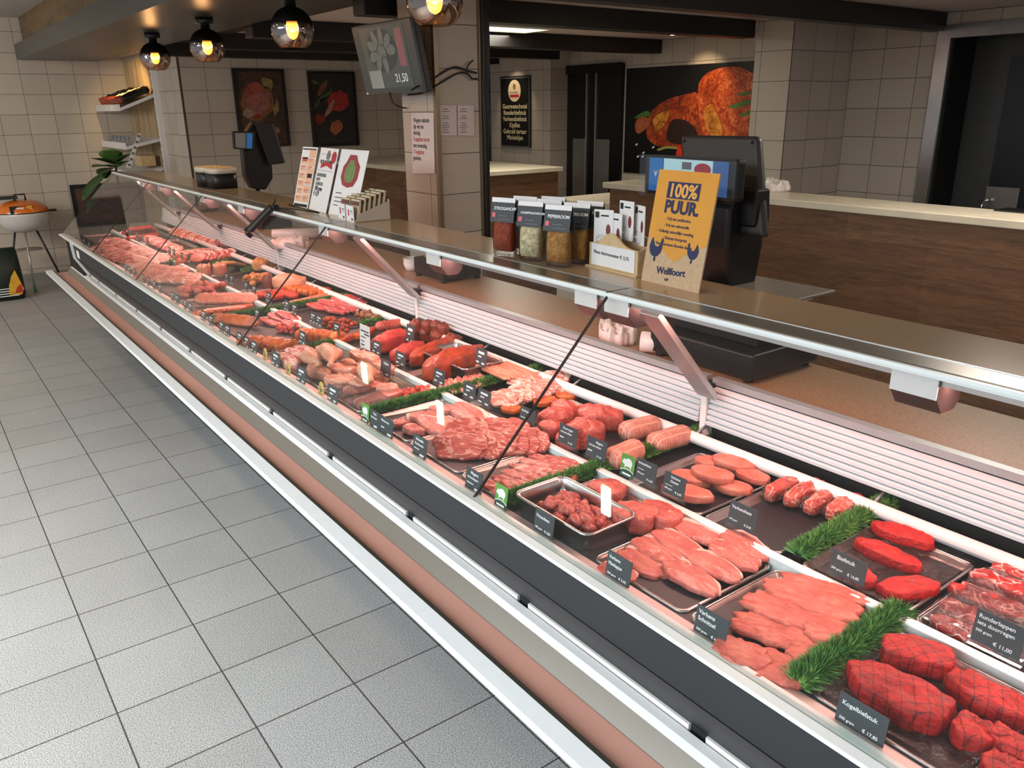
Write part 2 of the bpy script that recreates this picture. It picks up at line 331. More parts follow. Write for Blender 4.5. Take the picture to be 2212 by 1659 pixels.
# rails at the foot of the glass
m=MB(); m.prism([(.884,.792),(.884,.800),(.902,.803),(.902,.792)],Y0,YE); bevel(m.build('front_rail',M['alu_bright'],C),.001)
m=MB(); m.prism([(.904,.790),(.904,.8015),(.922,.803),(.922,.79)],Y0,YE); m.build('glass_channel',flat('pale_green_channel','#c5d6d0',.3,.2,var=.04),C)
m=MB(); m.prism([(.902,.788),(.902,.8005),(.904,.8005),(.904,.788)],Y0,YE); m.build('seal',M['rubber'],C)
m=MB(); m.prism([(.922,.78),(.922,.799),(.955,.788),(.955,.78)],Y0,YE); m.build('front_ledge',flat('ledge_steel','#f2e2dd',.38,.35,var=.03),C)
ZD=.772
m=MB(); m.box(.955,1.66,Y0,YE-.02,.755,ZD); m.build('deck',flat('deck_steel','#5d5654',.35,.6,var=.1),C)
# divider between the two rows of trays, rear rail and the slot behind it
m=MB(); m.prism([(1.222,ZD),(1.222,.806),(1.244,.806),(1.244,ZD)],Y0,YE-.05); bevel(m.build('divider_rail',M['alu_bright'],C),.002)
m=MB(); m.tube([(1.552,Y0,.812),(1.552,YE-.05,.812)],.016,10); m.build('rear_rail',M['white'],C)
for k in range(14):
    y=-.2+k*.5; m=MB(); m.tube([(1.552,y,.812),(1.60,y,.83)],.004,6); m.build('rail_stay',M['alu'],C)
# rear louvre in sections between posts
posts=[1.312,2.815,4.314,5.293,6.22]; lo=[Y0]+posts; hi=posts+[YE-.03]
for a,b in zip(lo,hi):
    m=MB(); m.box(1.632,1.64,a+.012,b-.012,.79,.95); m.build('louvre_back',M['black_matt'],C)
    m=MB()
    for k in range(7):
        z=.842+k*.0152; m.prism([(1.597+k*.003,z-.0058),(1.594+k*.003,z+.0030),(1.626,z+.0056),(1.626,z-.0058)],a+.015,b-.015)
    m.build('louvre_slats',flat('louvre_white','#e3eaec',.4,var=.02),C)
    m=MB(); m.box(1.618,1.642,a+.01,b-.01,.9445,.962); m.build('louvre_head',flat('blue_grey_alu','#a9b4b6',.35,.4),C)
for p in posts:
    m=MB(); m.box(1.600,1.632,p-.010,p+.010,.80,.945); bevel(m.build('louvre_post',M['white'],C),.002)
    m=MB(); m.box(1.596,1.63,p-.02,p+.012,.925,.95); m.build('strut_foot',M['black'],C)
    # slanting flat strut that carries the top
    a=Vector((1.345,p-.035,1.185)); b=Vector((1.585,p-.025,.925)); d_=(b-a)/2; n_=Vector((d_.z,0,-d_.x)).normalized()
    m=MB(); m.obox((a+b)/2,d_,(0,.031,0),n_*.008); bevel(m.build('support_strut',M['alu'],C),.002)
# worktop behind the display
wt=NT('worktop_stone'); n_=wt.noise(260,2,.6,wt.pos()); wt.col(wt.ramp(n_.outputs[0],[(.3,hexc('#7a5c46')),(.45,hexc('#a3805f')),(.7,hexc('#ad8a69'))])).set(Roughness=.38); M['worktop']=wt.m
m=MB(); m.prism([(1.642,.90),(1.642,.925),(2.036,.925),(2.036,.90)],Y0,YE); bevel(m.build('worktop',M['worktop'],C),.004)
m=MB(); m.box(1.98,2.0,Y0,YE,.1,.9); m.build('rear_panel',M['white'],C)
# glass panes with dark joints
G0=Vector((.912,0,.80)); G1=Vector((1.314,0,1.2135)); js=[Y0,1.384,2.974,4.553,5.673,YE]
gn=Vector((-(G1.z-G0.z),0,G1.x-G0.x)).normalized()*.006
for a,b in zip(js,js[1:]):
    m=MB(); P=[Vector((G0.x,a+.004,G0.z)),Vector((G0.x,b-.004,G0.z)),Vector((G1.x,b-.004,G1.z)),Vector((G1.x,a+.004,G1.z))]
    m.poly(P,gn*.7); m.build('glass_pane',M['glass'],C)
for y in js[1:-1]:
    m=MB(); m.obox((G0+G1)/2+Vector((0,y,0)),(G1-G0)/2,(0,.0022,0),gn*.45); m.build('glass_joint',M['rubber'],C)
m=MB(); P=[Vector((.912,YE-.004,.79)),Vector((1.314,YE-.004,1.2135)),Vector((1.60,YE-.004,1.2135)),Vector((1.66,YE-.004,.79))]; m.quad(*P); m.build('end_glass',M['glass'],C)
# top: thin white nose, lamp channel, aluminium band, glass shelf
m=MB(); m.prism([(1.310,1.208),(1.310,1.2185),(1.322,1.2205),(1.384,1.2205),(1.384,1.208)],Y0,YE)
m.build('top_band',flat('satin_band','#9a9890',.25,.7,var=.05,vs_=4),C)
m=MB(); m.prism([(1.3075,1.208),(1.3075,1.2195),(1.317,1.2195),(1.317,1.208)],Y0,YE); m.build('top_nose',M['alu_bright'],C)
m=MB(); m.prism([(1.335,1.190),(1.335,1.2075),(1.404,1.2075),(1.404,1.177),(1.400,1.177),(1.400,1.203),(1.338,1.203),(1.338,1.190)],Y0,YE); m.build('lamp_channel',M['alu'],C)
m=MB(); m.prism([(1.3865,1.206),(1.3865,1.2175),(1.60,1.2175),(1.60,1.206)],Y0,YE); m.build('top_shelf',flat('smoked_shelf','#a58e72',.16,.1,var=.06,vs_=3),C)
m=MB(); m.prism([(1.384,1.204),(1.384,1.2215),(1.3885,1.2215),(1.3885,1.204)],Y0,YE); m.build('shelf_edge',M['alu'],C)
for y in js[1:-1]:
    m=MB(); m.box(1.306,1.384,y-.0015,y+.0015,1.2188,1.2208); m.build('top_joint',M['rubber'],C)
for y in (.64,1.371,1.481,2.21,3.044,4.0,4.62,5.5,5.95):
    m=MB(); prof=[(1.333,1.206),(1.328,1.165),(1.353,1.135),(1.397,1.135),(1.412,1.15),(1.412,1.206)]; m.prism(prof,y-.042,y+.042); bevel(m.build('glass_hinge',flat('hinge_alu','#5c5555',.35,.7),C),.002)
    m=MB(); m.prism([(1.3265,1.204),(1.3265,1.1655),(1.3285,1.1655),(1.3315,1.204)],y-.041,y+.041); m.build('hinge_front',M['white'],C)
    m=MB(); m.prism([(1.3298,1.165),(1.3548,1.1345),(1.3948,1.1345),(1.3948,1.1355),(1.3552,1.1355),(1.3302,1.1655)],y-.041,y+.041); m.build('hinge_cover',flat('dark_red_plastic','#94504a',.3),C)  # dark red plastic underside of the hinge
m=MB(); m.tube([(1.385,-.3,1.196),(1.385,6.6,1.196)],.006,8); m.build('lamp_tube',flat('pink_lamp','#ff9c90',.4,emit=4,var=0),C)

# ---------------------------------------------------------------- bag shelf
B=D.objects.new('bag_shelf',None); COL.objects.link(B); B.parent=C
m=MB(); m.prism([(.752,.535),(.752,.552),(.792,.553),(.796,.53),(.886,.526),(.928,.566),(.952,.566),(.957,.558),(.957,.552),(.952,.560),(.932,.560),(.894,.52),(.792,.524),(.788,.547),(.758,.546),(.758,.535)],Y0,6.70)
so_=m.build('shelf_tray',flat('cream_steel','#837e74',.30,.35,var=.03,vs_=3),B)
m=MB(); m.prism([(.751,.534),(.751,.5535),(.7905,.5545),(.7905,.5535),(.752,.5525),(.752,.534)],Y0,6.70); m.build('front_lip',M['white_gloss'],B)
m=MB(); m.prism([(.916,.560),(.930,.5672),(.952,.5672),(.958,.558),(.957,.557),(.952,.5662),(.930,.5662),(.9162,.559)],Y0,6.70); m.build('rear_lip',M['white_gloss'],B)
for k in range(13):
    y=.748+.517*(k-1)
    m=MB(); m.box(.80,.985,y-.018,y+.018,.50,.519); m.box(.955,.985,y-.018,y+.018,.46,.56); m.build('bracket',M['black_matt'],B)
m=MB(); m.prism([(.794,.5285),(.884,.5270),(.884,.5275),(.794,.5295)],Y0,6.70); m.build('shelf_light_layer',flat('painted_pink_light','#d29c8b',.5,var=.05,vs_=4),B)  # pink light on the shelf floor, painted as a thin coloured layer
# ================================================================ meat: shapes and materials
def meat(name,c,fat='#f3c9bd',streak=.35,veins=.0,rim=0,rough=.34,fscale=(26,90,60),coat=.25,bump=.35,speck=None):
    """c = dark, mid, light flesh colours; long fibres along local x; veins = share of fat lines; rim = fat along one edge"""
    t=NT(name); oi=t.n('ShaderNodeObjectInfo'); off=t.n('ShaderNodeVectorMath',operation='SCALE'); t.l(oi.outputs['Random'],off.inputs['Scale']); off.inputs[0].default_value=(7.3,3.1,5.7)
    ad=t.n('ShaderNodeVectorMath',operation='ADD'); t.l(t.obj(),ad.inputs[0]); t.l(off.outputs[0],ad.inputs[1]); v=ad.outputs[0]
    n1=t.noise(1,5,.62,t.mapping(v,scale=fscale),.6); n2=t.noise(22,2,.5,v); n4=t.noise(170,3,.6,v)
    a,b,d=[tuple(y*k for y,k in zip(hexc(x),(.86,.74,.70))) for x in c]
    base=t.ramp(n2.outputs[0],[(.32,a),(.5,b),(.68,d)])
    base=t.mix(streak,base,t.ramp(n1.outputs[0],[(.34,tuple(.55*x for x in a)),(.52,b),(.70,tuple(min(1,x*1.15) for x in d))]))
    if veins:
        n3=t.noise(1,2,.5,t.mapping(v,scale=(15,32,26)),1.4); lo=.5-veins*.5
        # thin bands of fat where the noise crosses the middle
        base=t.mix(t.ramp(n3.outputs[0],[(.5-veins*.09,(0,0,0)),(.5,(1,1,1)),(.5+veins*.09,(0,0,0))]),base,hexc(fat))
    if speck:
        vo=t.n('ShaderNodeTexVoronoi'); vo.inputs['Scale'].default_value=speck[0]; t.l(v,vo.inputs['Vector'])
        base=t.mix(t.ramp(vo.outputs['Distance'],[(speck[2]*.6,(1,1,1)),(speck[2],(0,0,0))]),base,hexc(speck[1]))
    if rim:
        sp=t.n('ShaderNodeSeparateXYZ'); t.l(t.mapping(t.gen(),loc=(-.5,-.5,0)),sp.inputs[0]); cb=t.n('ShaderNodeCombineXYZ'); t.l(sp.outputs[0],cb.inputs[0]); t.l(sp.outputs[1],cb.inputs[1])
        ln=t.n('ShaderNodeVectorMath',operation='LENGTH'); t.l(cb.outputs[0],ln.inputs[0]); r_=t.n('ShaderNodeMath',operation='MULTIPLY_ADD'); t.l(sp.outputs[1],r_.inputs[0]); r_.inputs[1].default_value=.30; t.l(ln.outputs['Value'],r_.inputs[2])
        q=t.n('ShaderNodeMath',operation='MULTIPLY_ADD'); t.l(n2.outputs[0],q.inputs[0]); q.inputs[1].default_value=.08; t.l(r_.outputs[0],q.inputs[2])
        base=t.mix(t.ramp(q.outputs[0],[(.585-rim,(0,0,0)),(.605-rim,(1,1,1))]),base,hexc(fat))
    t.col(base).set(Roughness=rough); t.b.inputs['Coat Weight'].default_value=coat; t.b.inputs['Coat Roughness'].default_value=.18; t.b.inputs['Specular IOR Level'].default_value=.45
    hb=t.mix(.45,n1.outputs[0],n4.outputs[0]); t.bump(hb,min(1,bump*1.8+.15),.006)
    return t.m
MT={}
MT['beef']=meat('beef_red',('#8f1416','#c01e1e','#d83a33'),streak=.6,veins=.0,fscale=(30,120,60),bump=.6,rough=.5,coat=.06)
MT['beef_cut']=meat('beef_slice',('#93201f','#b8302c','#cf5148'),veins=.5,streak=.4)
MT['pork']=meat('pork_loin',('#c25a50','#d4756a','#e08f82'),veins=.08,rim=.05,streak=.35,fat='#f2c4b6')
MT['pork_dark']=meat('pork_neck',('#a8423b','#c25b50','#d47b6c'),veins=.5,streak=.4,fat='#e2a896')
MT['pork_lean']=meat('pork_lean',('#b84a42','#cb6357','#d98071'),veins=.06,streak=.4)
MT['pork_chop']=meat('pork_chop',('#c4605a','#d67f76','#e39a8e'),veins=.12,rim=.10,fat='#f6d3c2')
MT['schnitzel']=meat('pork_schnitzel',('#d06456','#de7c6c','#e99886'),streak=.5,fscale=(50,110,60),rough=.45,coat=.12,bump=.7)
MT['cutlet']=meat('pork_cutlet',('#cb6e5c','#d98571','#e49c86'),streak=.3)
MT['pale']=meat('pork_pale',('#cf7a67','#dd917d','#e9ab96'),streak=.25)
MT['chicken']=meat('raw_chicken',('#d9907a','#e6a78e','#efbfa6'),streak=.2,rough=.28,coat=.45,bump=.25)
MT['chicken_skin']=meat('raw_chicken_skin',('#d99a78','#e8b290','#f2caa8'),streak=.15,rough=.35,speck=(140,'#d08d6c',.12))
MT['ham']=meat('ham_steak',('#b4363a','#c94a4b','#d8615d'),veins=.15,rim=.09,fat='#f7d9cf')
MT['bacon']=meat('streaky_bacon',('#c7544d','#dd7b70','#eca295'),veins=1.1,fat='#f9d5c6',fscale=(8,130,60),streak=.3)
MT['belly']=meat('pork_belly_slice',('#cf6a5f','#e08a7c','#efae9d'),veins=.9,fat='#fadccd',fscale=(8,100,60))
MT['mince']=meat('minced_beef',('#a8201f','#cc3a34','#e06a5c'),streak=.3,speck=(190,'#f0a090',.22),bump=1.0,fscale=(200,200,200))
MT['orange']=meat('orange_marinade',('#b8520f','#d97418','#ec9a2e'),streak=.3,speck=(260,'#8b3208',.16),rough=.25,coat=.5)
MT['amber']=meat('amber_marinade',('#a84408','#cf6b0c','#e88f22'),streak=.4,speck=(200,'#f0b040',.14),rough=.22,coat=.6)
MT['spice']=meat('red_spice_rub',('#7a1d0a','#a8360f','#c75a1c'),streak=.5,speck=(300,'#e8a040',.22),rough=.45,bump=1.0)
MT['spicered']=meat('red_marinade',('#a81c0c','#d2341a','#e8562e'),streak=.3,speck=(260,'#f09060',.16),rough=.25,coat=.5)
MT['brown']=meat('brown_marinade',('#4e1d10','#7a3117','#9a4a20'),streak=.4,speck=(260,'#c98040',.14),rough=.35)
MT['gyros']=meat('herbed_strips',('#6e4a20','#946432','#b98a50'),streak=.5,speck=(220,'#5c6a2a',.2))
MT['liver']=meat('dark_cured_meat',('#5a1a1e','#7a262b','#96383a'),streak=.3)
MT['redsaus']=meat('bright_red_sausage',('#a81810','#cf2c1a','#e24a30'),streak=.15,rough=.22,coat=.6,bump=.1)
MT['pinksaus']=meat('pink_sausage',('#c95a50','#dc786c','#ea9a8c'),streak=.15,rough=.25,coat=.5,bump=.1,speck=(160,'#f6c6b8',.14))
MT['orangesaus']=meat('orange_sausage',('#c4502c','#dd6d40','#ec8f5e'),streak=.15,rough=.25,coat=.5,bump=.1)
MT['stick']=meat('pale_sausage_stick',('#cf8468','#e09a7c','#edb496'),streak=.1,rough=.35,bump=.1)
MT['salami']=meat('salami',('#a44038','#bd584e','#cf7468'),streak=.1,speck=(170,'#f2cabc',.25),bump=.1)
MT['bread']=meat('golden_crust',('#b87838','#d49a54','#e8bc80'),streak=.2,rough=.5,coat=0)
def scored():
    m=MT['beef'].copy(); m.name='scored_beef'; nt=m.node_tree; b=nt.nodes['Principled BSDF']; src=b.inputs['Base Color'].links[0].from_socket; tc=nt.nodes.new('ShaderNodeTexCoord'); prev=src
    for rz in (.9,-.5):
        mp=nt.nodes.new('ShaderNodeMapping'); mp.inputs['Rotation'].default_value=(0,0,rz); nt.links.new(tc.outputs['Object'],mp.inputs[0]); w=nt.nodes.new('ShaderNodeTexWave'); w.wave_profile='SIN'
        w.inputs['Scale'].default_value=17; w.inputs['Distortion'].default_value=1.6; w.inputs['Detail'].default_value=2; nt.links.new(mp.outputs[0],w.inputs[0]); r=nt.nodes.new('ShaderNodeValToRGB'); r.color_ramp.elements[0].position=.0; r.color_ramp.elements[0].color=(.35,.25,.25,1); r.color_ramp.elements[1].position=.035; r.color_ramp.elements[1].color=(1,1,1,1); nt.links.new(w.outputs['Color'],r.inputs[0])
        mx=nt.nodes.new('ShaderNodeMix'); mx.data_type='RGBA'; mx.blend_type='MULTIPLY'; mx.inputs[0].default_value=1; nt.links.new(prev,mx.inputs[6]); nt.links.new(r.outputs[0],mx.inputs[7]); prev=mx.outputs[2]
    nt.links.new(prev,b.inputs['Base Color']); return m
MT['beef_scored']=scored()
def net_mat():
    t=NT('netted_roast'); v=t.obj(); n2=t.noise(40,3,.6,v); base=t.ramp(n2.outputs[0],[(.3,hexc('#a85a4c')),(.5,hexc('#c07a68')),(.7,hexc('#d9a08c'))])
    f=None
    for d_,s_ in (('X',1.5),('Y',.8)):
        w=t.n('ShaderNodeTexWave',bands_direction=d_,wave_profile='SIN'); w.inputs['Scale'].default_value=26*s_; w.inputs['Distortion'].default_value=.6; w.inputs['Detail'].default_value=1; t.l(v,w.inputs['Vector'])
        r_=t.ramp(w.outputs['Color'],[(.80,(0,0,0)),(.93,(1,1,1))]); f=r_ if f is None else t.mix(1,f,r_,'LIGHTEN')
    t.col(t.mix(f,base,hexc('#dba892'))).set(Roughness=.5); t.bump(f,.5,-.004); return t.m
MT['net']=net_mat()
def film_mat(name,op=.10,tint=(.93,.9,.9)):
    """crumpled clear film"""
    t=NT(name); t.t.nodes.remove(t.b); tr=t.n('ShaderNodeBsdfTransparent'); tr.inputs[0].default_value=(*tint,1); gl=t.n('ShaderNodeBsdfGlossy'); gl.inputs['Roughness'].default_value=.12
    n_=t.noise(38,5,.65,t.pos(),1.5); bp=t.n('ShaderNodeBump'); bp.inputs['Strength'].default_value=1; bp.inputs['Distance'].default_value=.012; t.l(n_.outputs[0],bp.inputs['Height']); t.l(bp.outputs[0],gl.inputs['Normal'])
    lw=t.n('ShaderNodeLayerWeight'); lw.inputs['Blend'].default_value=.25; t.l(bp.outputs[0],lw.inputs['Normal']); a=t.n('ShaderNodeMath',operation='ADD'); t.l(lw.outputs['Fresnel'],a.inputs[0]); a.inputs[1].default_value=op
    mx=t.n('ShaderNodeMixShader'); t.l(a.outputs[0],mx.inputs[0]); t.l(tr.outputs[0],mx.inputs[1]); t.l(gl.outputs[0],mx.inputs[2]); t.l(mx.outputs[0],t.out.inputs[0]); return t.m
M['film']=film_mat('cling_film'); M['bagfilm']=film_mat('clear_bag_film',.0,(.98,.98,.98))

def nz(x,y,z=0): return noise.noise(Vector((x,y,z)))
def blob(L,W,T,seed=0,e=2.6,rough=.10,nf=2.2,dome=.07,shoulder=.93,lump=.10,bend=0,taper=0,sag=0,nu=40,rings=(1,.975,.90,.72,.5,.25)):
    """a cut of meat: irregular flat-based slab, length L along x, width W, thickness T"""
    m=MB(); P=[]; sx=seed*3.17+1.3
    def outline(a):
        c,s=math.cos(a),math.sin(a); r=(abs(c)**e+abs(s)**e)**(-1/e)
        return r*(1+rough*nz(c*nf+sx,s*nf,seed*.7)*1.6)
    lv=[(.95,0),(1.0,.22),(1.005,.55),(.995,.80)]
    for a_,z_ in lv:
        for k in range(nu):
            a=2*math.pi*k/nu; r=outline(a)*a_*(1+.03*nz(math.cos(a)*6+z_*3,math.sin(a)*6,sx)); P.append((r*math.cos(a),r*math.sin(a),z_))
    for q in rings[1:] if rings[0]==1 else rings:
        for k in range(nu):
            a=2*math.pi*k/nu; r=outline(a)*q; x,y=r*math.cos(a),r*math.sin(a)
            z=shoulder+(1-shoulder)*(1-((q-.3)/.7)**2 if q>.3 else 1)+dome*(1-q*q)+lump*(nz(x*2.6+sx,y*2.6,3)*2+nz(x*6+sx,y*6,5))
            P.append((x,y,z))
    P.append((0,0,1+dome+lump*nz(sx,0,3)*2))
    nl=len(lv)+len(rings)-1; c=len(P)-1
    V=[]
    for x,y,z in P:
        w=1-taper*x*.5; X=x*L/2; Y=y*W/2*w; Z=max(z,0)*T*(1-.25*taper*x)
        if bend: Y+=bend*L*(x*x-.3)
        if sag: Z+=sag*(x*x)*T
        V.append((X,Y,Z))
    fs=[(i*nu+k,i*nu+(k+1)%nu,(i+1)*nu+(k+1)%nu,(i+1)*nu+k) for i in range(nl-1) for k in range(nu)]
    fs+=[((nl-1)*nu+k,(nl-1)*nu+(k+1)%nu,c) for k in range(nu)]; fs.append(tuple(range(nu))[::-1])
    m.add(V,fs,0,True); return m
def capsule(L,rr,seed=0,bend=0,n=14,seg=18,lump=.05,flat_=.85,taper=0,knots=0):
    """sausage / rolled roast lying along x on its side"""
    m=MB(); P=[]
    for i in range(seg+1):
        u=i/seg; x=(u-.5)*L; d=min(u,1-u)*L; r=rr*math.sqrt(max(0.0,1-(1-min(1,d/(rr*.9)))**2)) if d<rr*.9 else rr
        r=max(r,rr*.10)*(1+lump*nz(u*4+seed,seed*1.7))*(1-taper*(u-.5))
        if knots: r*=1-.10*abs(math.sin(u*math.pi*knots))**8
        yy=bend*L*((2*u-1)**2-.33)
        for k in range(n):
            a=2*math.pi*k/n; q=1+.5*lump*nz(math.cos(a)*2+seed,math.sin(a)*2,u*3)
            P.append((x,yy+r*q*math.cos(a),rr*flat_+r*q*flat_*math.sin(a)))
    m.add(P,[(i*n+k,i*n+(k+1)%n,(i+1)*n+(k+1)%n,(i+1)*n+k) for i in range(seg) for k in range(n)],0,True)
    m.add(P[:n],[tuple(range(n))[::-1]]); m.add(P[-n:],[tuple(range(n))]); return m
def drumstick(L,seed=0):
    m=MB(); P=[]; prof=[(0,.10),(.03,.17),(.10,.30),(.25,.42),(.42,.44),(.58,.36),(.70,.22),(.80,.13),(.90,.12),(.96,.16),(1,.08)]; n=16
    for u,r in prof:
        for k in range(n):
            a=2*math.pi*k/n; q=r*min(L,.125)*.5*(1+.12*nz(math.cos(a)*1.5+seed,math.sin(a)*1.5,u*3)); P.append(((u-.5)*L,q*math.cos(a)*1.1+.06*L*math.sin(u*3),.2*L+q*math.sin(a)*.9))
    s=len(prof); m.add(P,[(i*n+k,i*n+(k+1)%n,(i+1)*n+(k+1)%n,(i+1)*n+k) for i in range(s-1) for k in range(n)]+[tuple(range(n))[::-1],tuple(range((s-1)*n,s*n))],0,True); return m
def chunk(s,seed=0):
    """small diced cube with soft corners"""
    m=MB(); bm=bmesh.new(); bmesh.ops.create_icosphere(bm,subdivisions=2,radius=1)
    for v in bm.verts:
        c=v.co; p=(abs(c.x)**3.4+abs(c.y)**3.4+abs(c.z)**3.4)**(-1/3.4); c*=p*(1+.18*nz(c.x*1.3+seed*2,c.y*1.3,c.z*1.3)); c.x*=s*.62; c.y*=s*.5; c.z*=s*.42
    m.add([v.co.copy() for v in bm.verts],[tuple(x.index for x in f.verts) for f in bm.faces],0,True); bm.free(); return m
ORD=['','second','third','fourth','fifth','sixth','seventh','eighth','ninth','tenth','eleventh','twelfth','thirteenth','fourteenth','fifteenth','sixteenth']
NUM=['no','one','two','three','four','five','six','seven','eight','nine','ten','eleven','twelve','thirteen','fourteen','fifteen','sixteen']
def ordlab(base,i,n):
    if n==1: return base
    if i==0: return base+', leftmost of the %s'%NUM[n]
    if i==n-1: return base+', rightmost of the %s'%NUM[n]
    return base+', %s from the left of %s'%(ORD[i],NUM[n])
_seed=[0]
def put(o,P,ang=0,tilt=0,roll=0,z=0):
    o.rotation_euler=Euler((roll,tilt,ang)); o.location=(P[0],P[1],P[2]+z); return o
ZT=ZD+.012        # bottom of the trays
def lay(name,label,cat,group,mat_,items,shape=blob,**kw):
    """items: (x1,y1,x2,y2,width,thickness,lift): the long axis of each piece as it is seen, on the tray plane"""
    items=sorted(items,key=lambda q:q[0]+q[2]); n=len(items)
    for i,it in enumerate(items):
        x1,y1,x2,y2,w,t_,lift=it[:7]; tl=it[7] if len(it)>7 else 0
        z=ZT+lift+t_*.7; a=az(x1,y1,z); b=az(x2,y2,z); d=b-a; L=d.length; _seed[0]+=1
        if shape is blob: m=blob(L,w,t_,seed=_seed[0],**kw)
        elif shape is capsule: m=capsule(L,t_/2,seed=_seed[0],**kw)
        elif shape is drumstick: m=drumstick(L,seed=_seed[0])
        o=m.build(name,MT[mat_] if isinstance(mat_,str) else MT[mat_[i%len(mat_)]]); put(o,((a.x+b.x)/2,(a.y+b.y)/2,ZT+lift),math.atan2(d.y,d.x),tl)
        tag(o,ordlab(label,i,n),cat,group if n>1 else None)
def row(name,label,cat,group,mat_,p,q,n,L,W_,T,ang=0,tilt=0,roll=0,lift=0,shape=blob,jit=.004,ja=.12,**kw):
    """n pieces evenly laid between two seen points"""
    a=az(*p,ZT+lift+T*.6); b=az(*q,ZT+lift+T*.6)
    L_=[]
    for i in range(n):
        u=i/(n-1) if n>1 else .5; _seed[0]+=1; rnd=random.Random(_seed[0]); P=a.lerp(b,u)
        m=blob(L,W_,T,seed=_seed[0],**kw) if shape is blob else (capsule(L,T/2,seed=_seed[0],**kw) if shape is capsule else drumstick(L,seed=_seed[0]))
        o=m.build(name,MT[mat_] if isinstance(mat_,str) else MT[mat_[i%len(mat_)]])
        tz=abs(math.sin(tilt))*L/2+abs(math.sin(roll))*W_/2
        put(o,(P.x+rnd.uniform(-jit,jit),P.y+rnd.uniform(-jit,jit),ZT+lift+tz*.9),R(ang)+rnd.uniform(-ja,ja),tilt,roll)
        L_.append((P,o))
    L_.sort(key=lambda e:(e[0]-CAM).dot(cR)/(e[0]-CAM).dot(cF))
    for i,(P,o) in enumerate(L_): tag(o,ordlab(label,i,n),cat,group if n>1 else None)
def heap(name,label,cat,group,mat_,p,q,wx,n,s,layers=3,seed=1):
    """diced pieces heaped in a rectangle between two seen points (its middle line) of width wx"""
    a=az(*p,ZT+.01) if len(p)==2 else Vector(p); b=az(*q,ZT+.01) if len(q)==2 else Vector(q); rnd=random.Random(seed); d=(b-a); w=Vector((-d.y,d.x,0)).normalized()*wx/2
    protos=[chunk(s,seed*9+i).build(name,MT[mat_]) for i in range(5)]
    for i in range(n):
        o=protos[i] if i<5 else protos[i%5].copy()
        if i>=5: COL.objects.link(o)
        u,v=rnd.uniform(.04,.96),rnd.uniform(-.92,.92); k=i*layers//n; sh=1-k*.18
        P=a+d*(.5+(u-.5)*sh)+w*v*sh
        o.location=(P.x,P.y,ZT+s*.36+k*s*.62+rnd.uniform(-.002,.002)); o.rotation_euler=(rnd.uniform(-.7,.7),rnd.uniform(-.7,.7),rnd.uniform(0,6.3)); f=rnd.uniform(.85,1.2); o.scale=(f,f,f)
        tag(o,label,cat,group)

# trays
def rrect(x0,x1,y0,y1,r,z,n=5):
    P=[]
    for cx,cy,a0 in ((x1-r,y1-r,0),(x0+r,y1-r,90),(x0+r,y0+r,180),(x1-r,y0+r,270)):
        for k in range(n+1): a=R(a0+90*k/n); P.append((cx+r*math.cos(a),cy+r*math.sin(a),z))
    return P
def tray(x0,x1,y0,y1,label,depth=.016,mat_='steel_dark',name='steel_tray',group=None,z=None,r=.018,slope=.008):
    z=ZD+.001 if z is None else z; cx,cy=(x0+x1)/2,(y0+y1)/2; t=thing(name,label,'tray',(cx,cy,z),0,group)
    a,b=(x1-x0)/2,(y1-y0)/2; Ls=[]
    for dx,zz in ((.000,depth-.002),(-.001,depth),(-.006,depth),(-.008,depth-.002),(-.008-slope*.5,depth*.5),(-.008-slope,.002),(-.014-slope,.001)):
        Ls.append(rrect(-a-dx,a+dx,-b-dx,b+dx,max(.004,r+dx),zz))
    n=len(Ls[0]); m=MB(); V=[p for l in Ls for p in l]
    m.add(V,[(i*n+k,i*n+(k+1)%n,(i+1)*n+(k+1)%n,(i+1)*n+k) for i in range(2,len(Ls)-1) for k in range(n)]+[tuple(range((len(Ls)-1)*n,len(Ls)*n))],0,True); 
    out=[rrect(-a-dx,a+dx,-b-dx,b+dx,r,zz) for dx,zz in ((-.006-slope,0),(-.005,depth-.003),(0,depth-.003),(0,depth),(-.006,depth))]
    m2=[p for l in out for p in l]; m.add(m2,[(i*n+k,i*n+(k+1)%n,(i+1)*n+(k+1)%n,(i+1)*n+k) for i in range(len(out)-1) for k in range(n)],0,True)
    m.build('pan',M[mat_],t)
    m=MB(); L=rrect(-a+.002,a-.002,-b+.002,b-.002,r,depth); m.tube(L+[L[0],L[1]],.0022,6,cap=False); m.build('rolled_rim',M['steel'],t); return t
def film(name,label,x0,x1,y0,y1,z,amp=.006,seed=0,cat='plastic film',over=0):
    m=MB(); nx,ny=22,22; P=[]
    for i in range(nx+1):
        for j in range(ny+1):
            u,v=i/nx,j/ny; e=min(u,1-u,v,1-v); zz=z+amp*(nz(u*9+seed,v*9)+.6*nz(u*21,v*21+seed))+max(0,.10-e)*over
            P.append((x0+(x1-x0)*u,y0+(y1-y0)*v,zz))
    m.add(P,[(i*(ny+1)+j,(i+1)*(ny+1)+j,(i+1)*(ny+1)+j+1,i*(ny+1)+j+1) for i in range(nx) for j in range(ny)],0,False)
    o=m.build(name,M['film']); tag(o,label,cat); return o
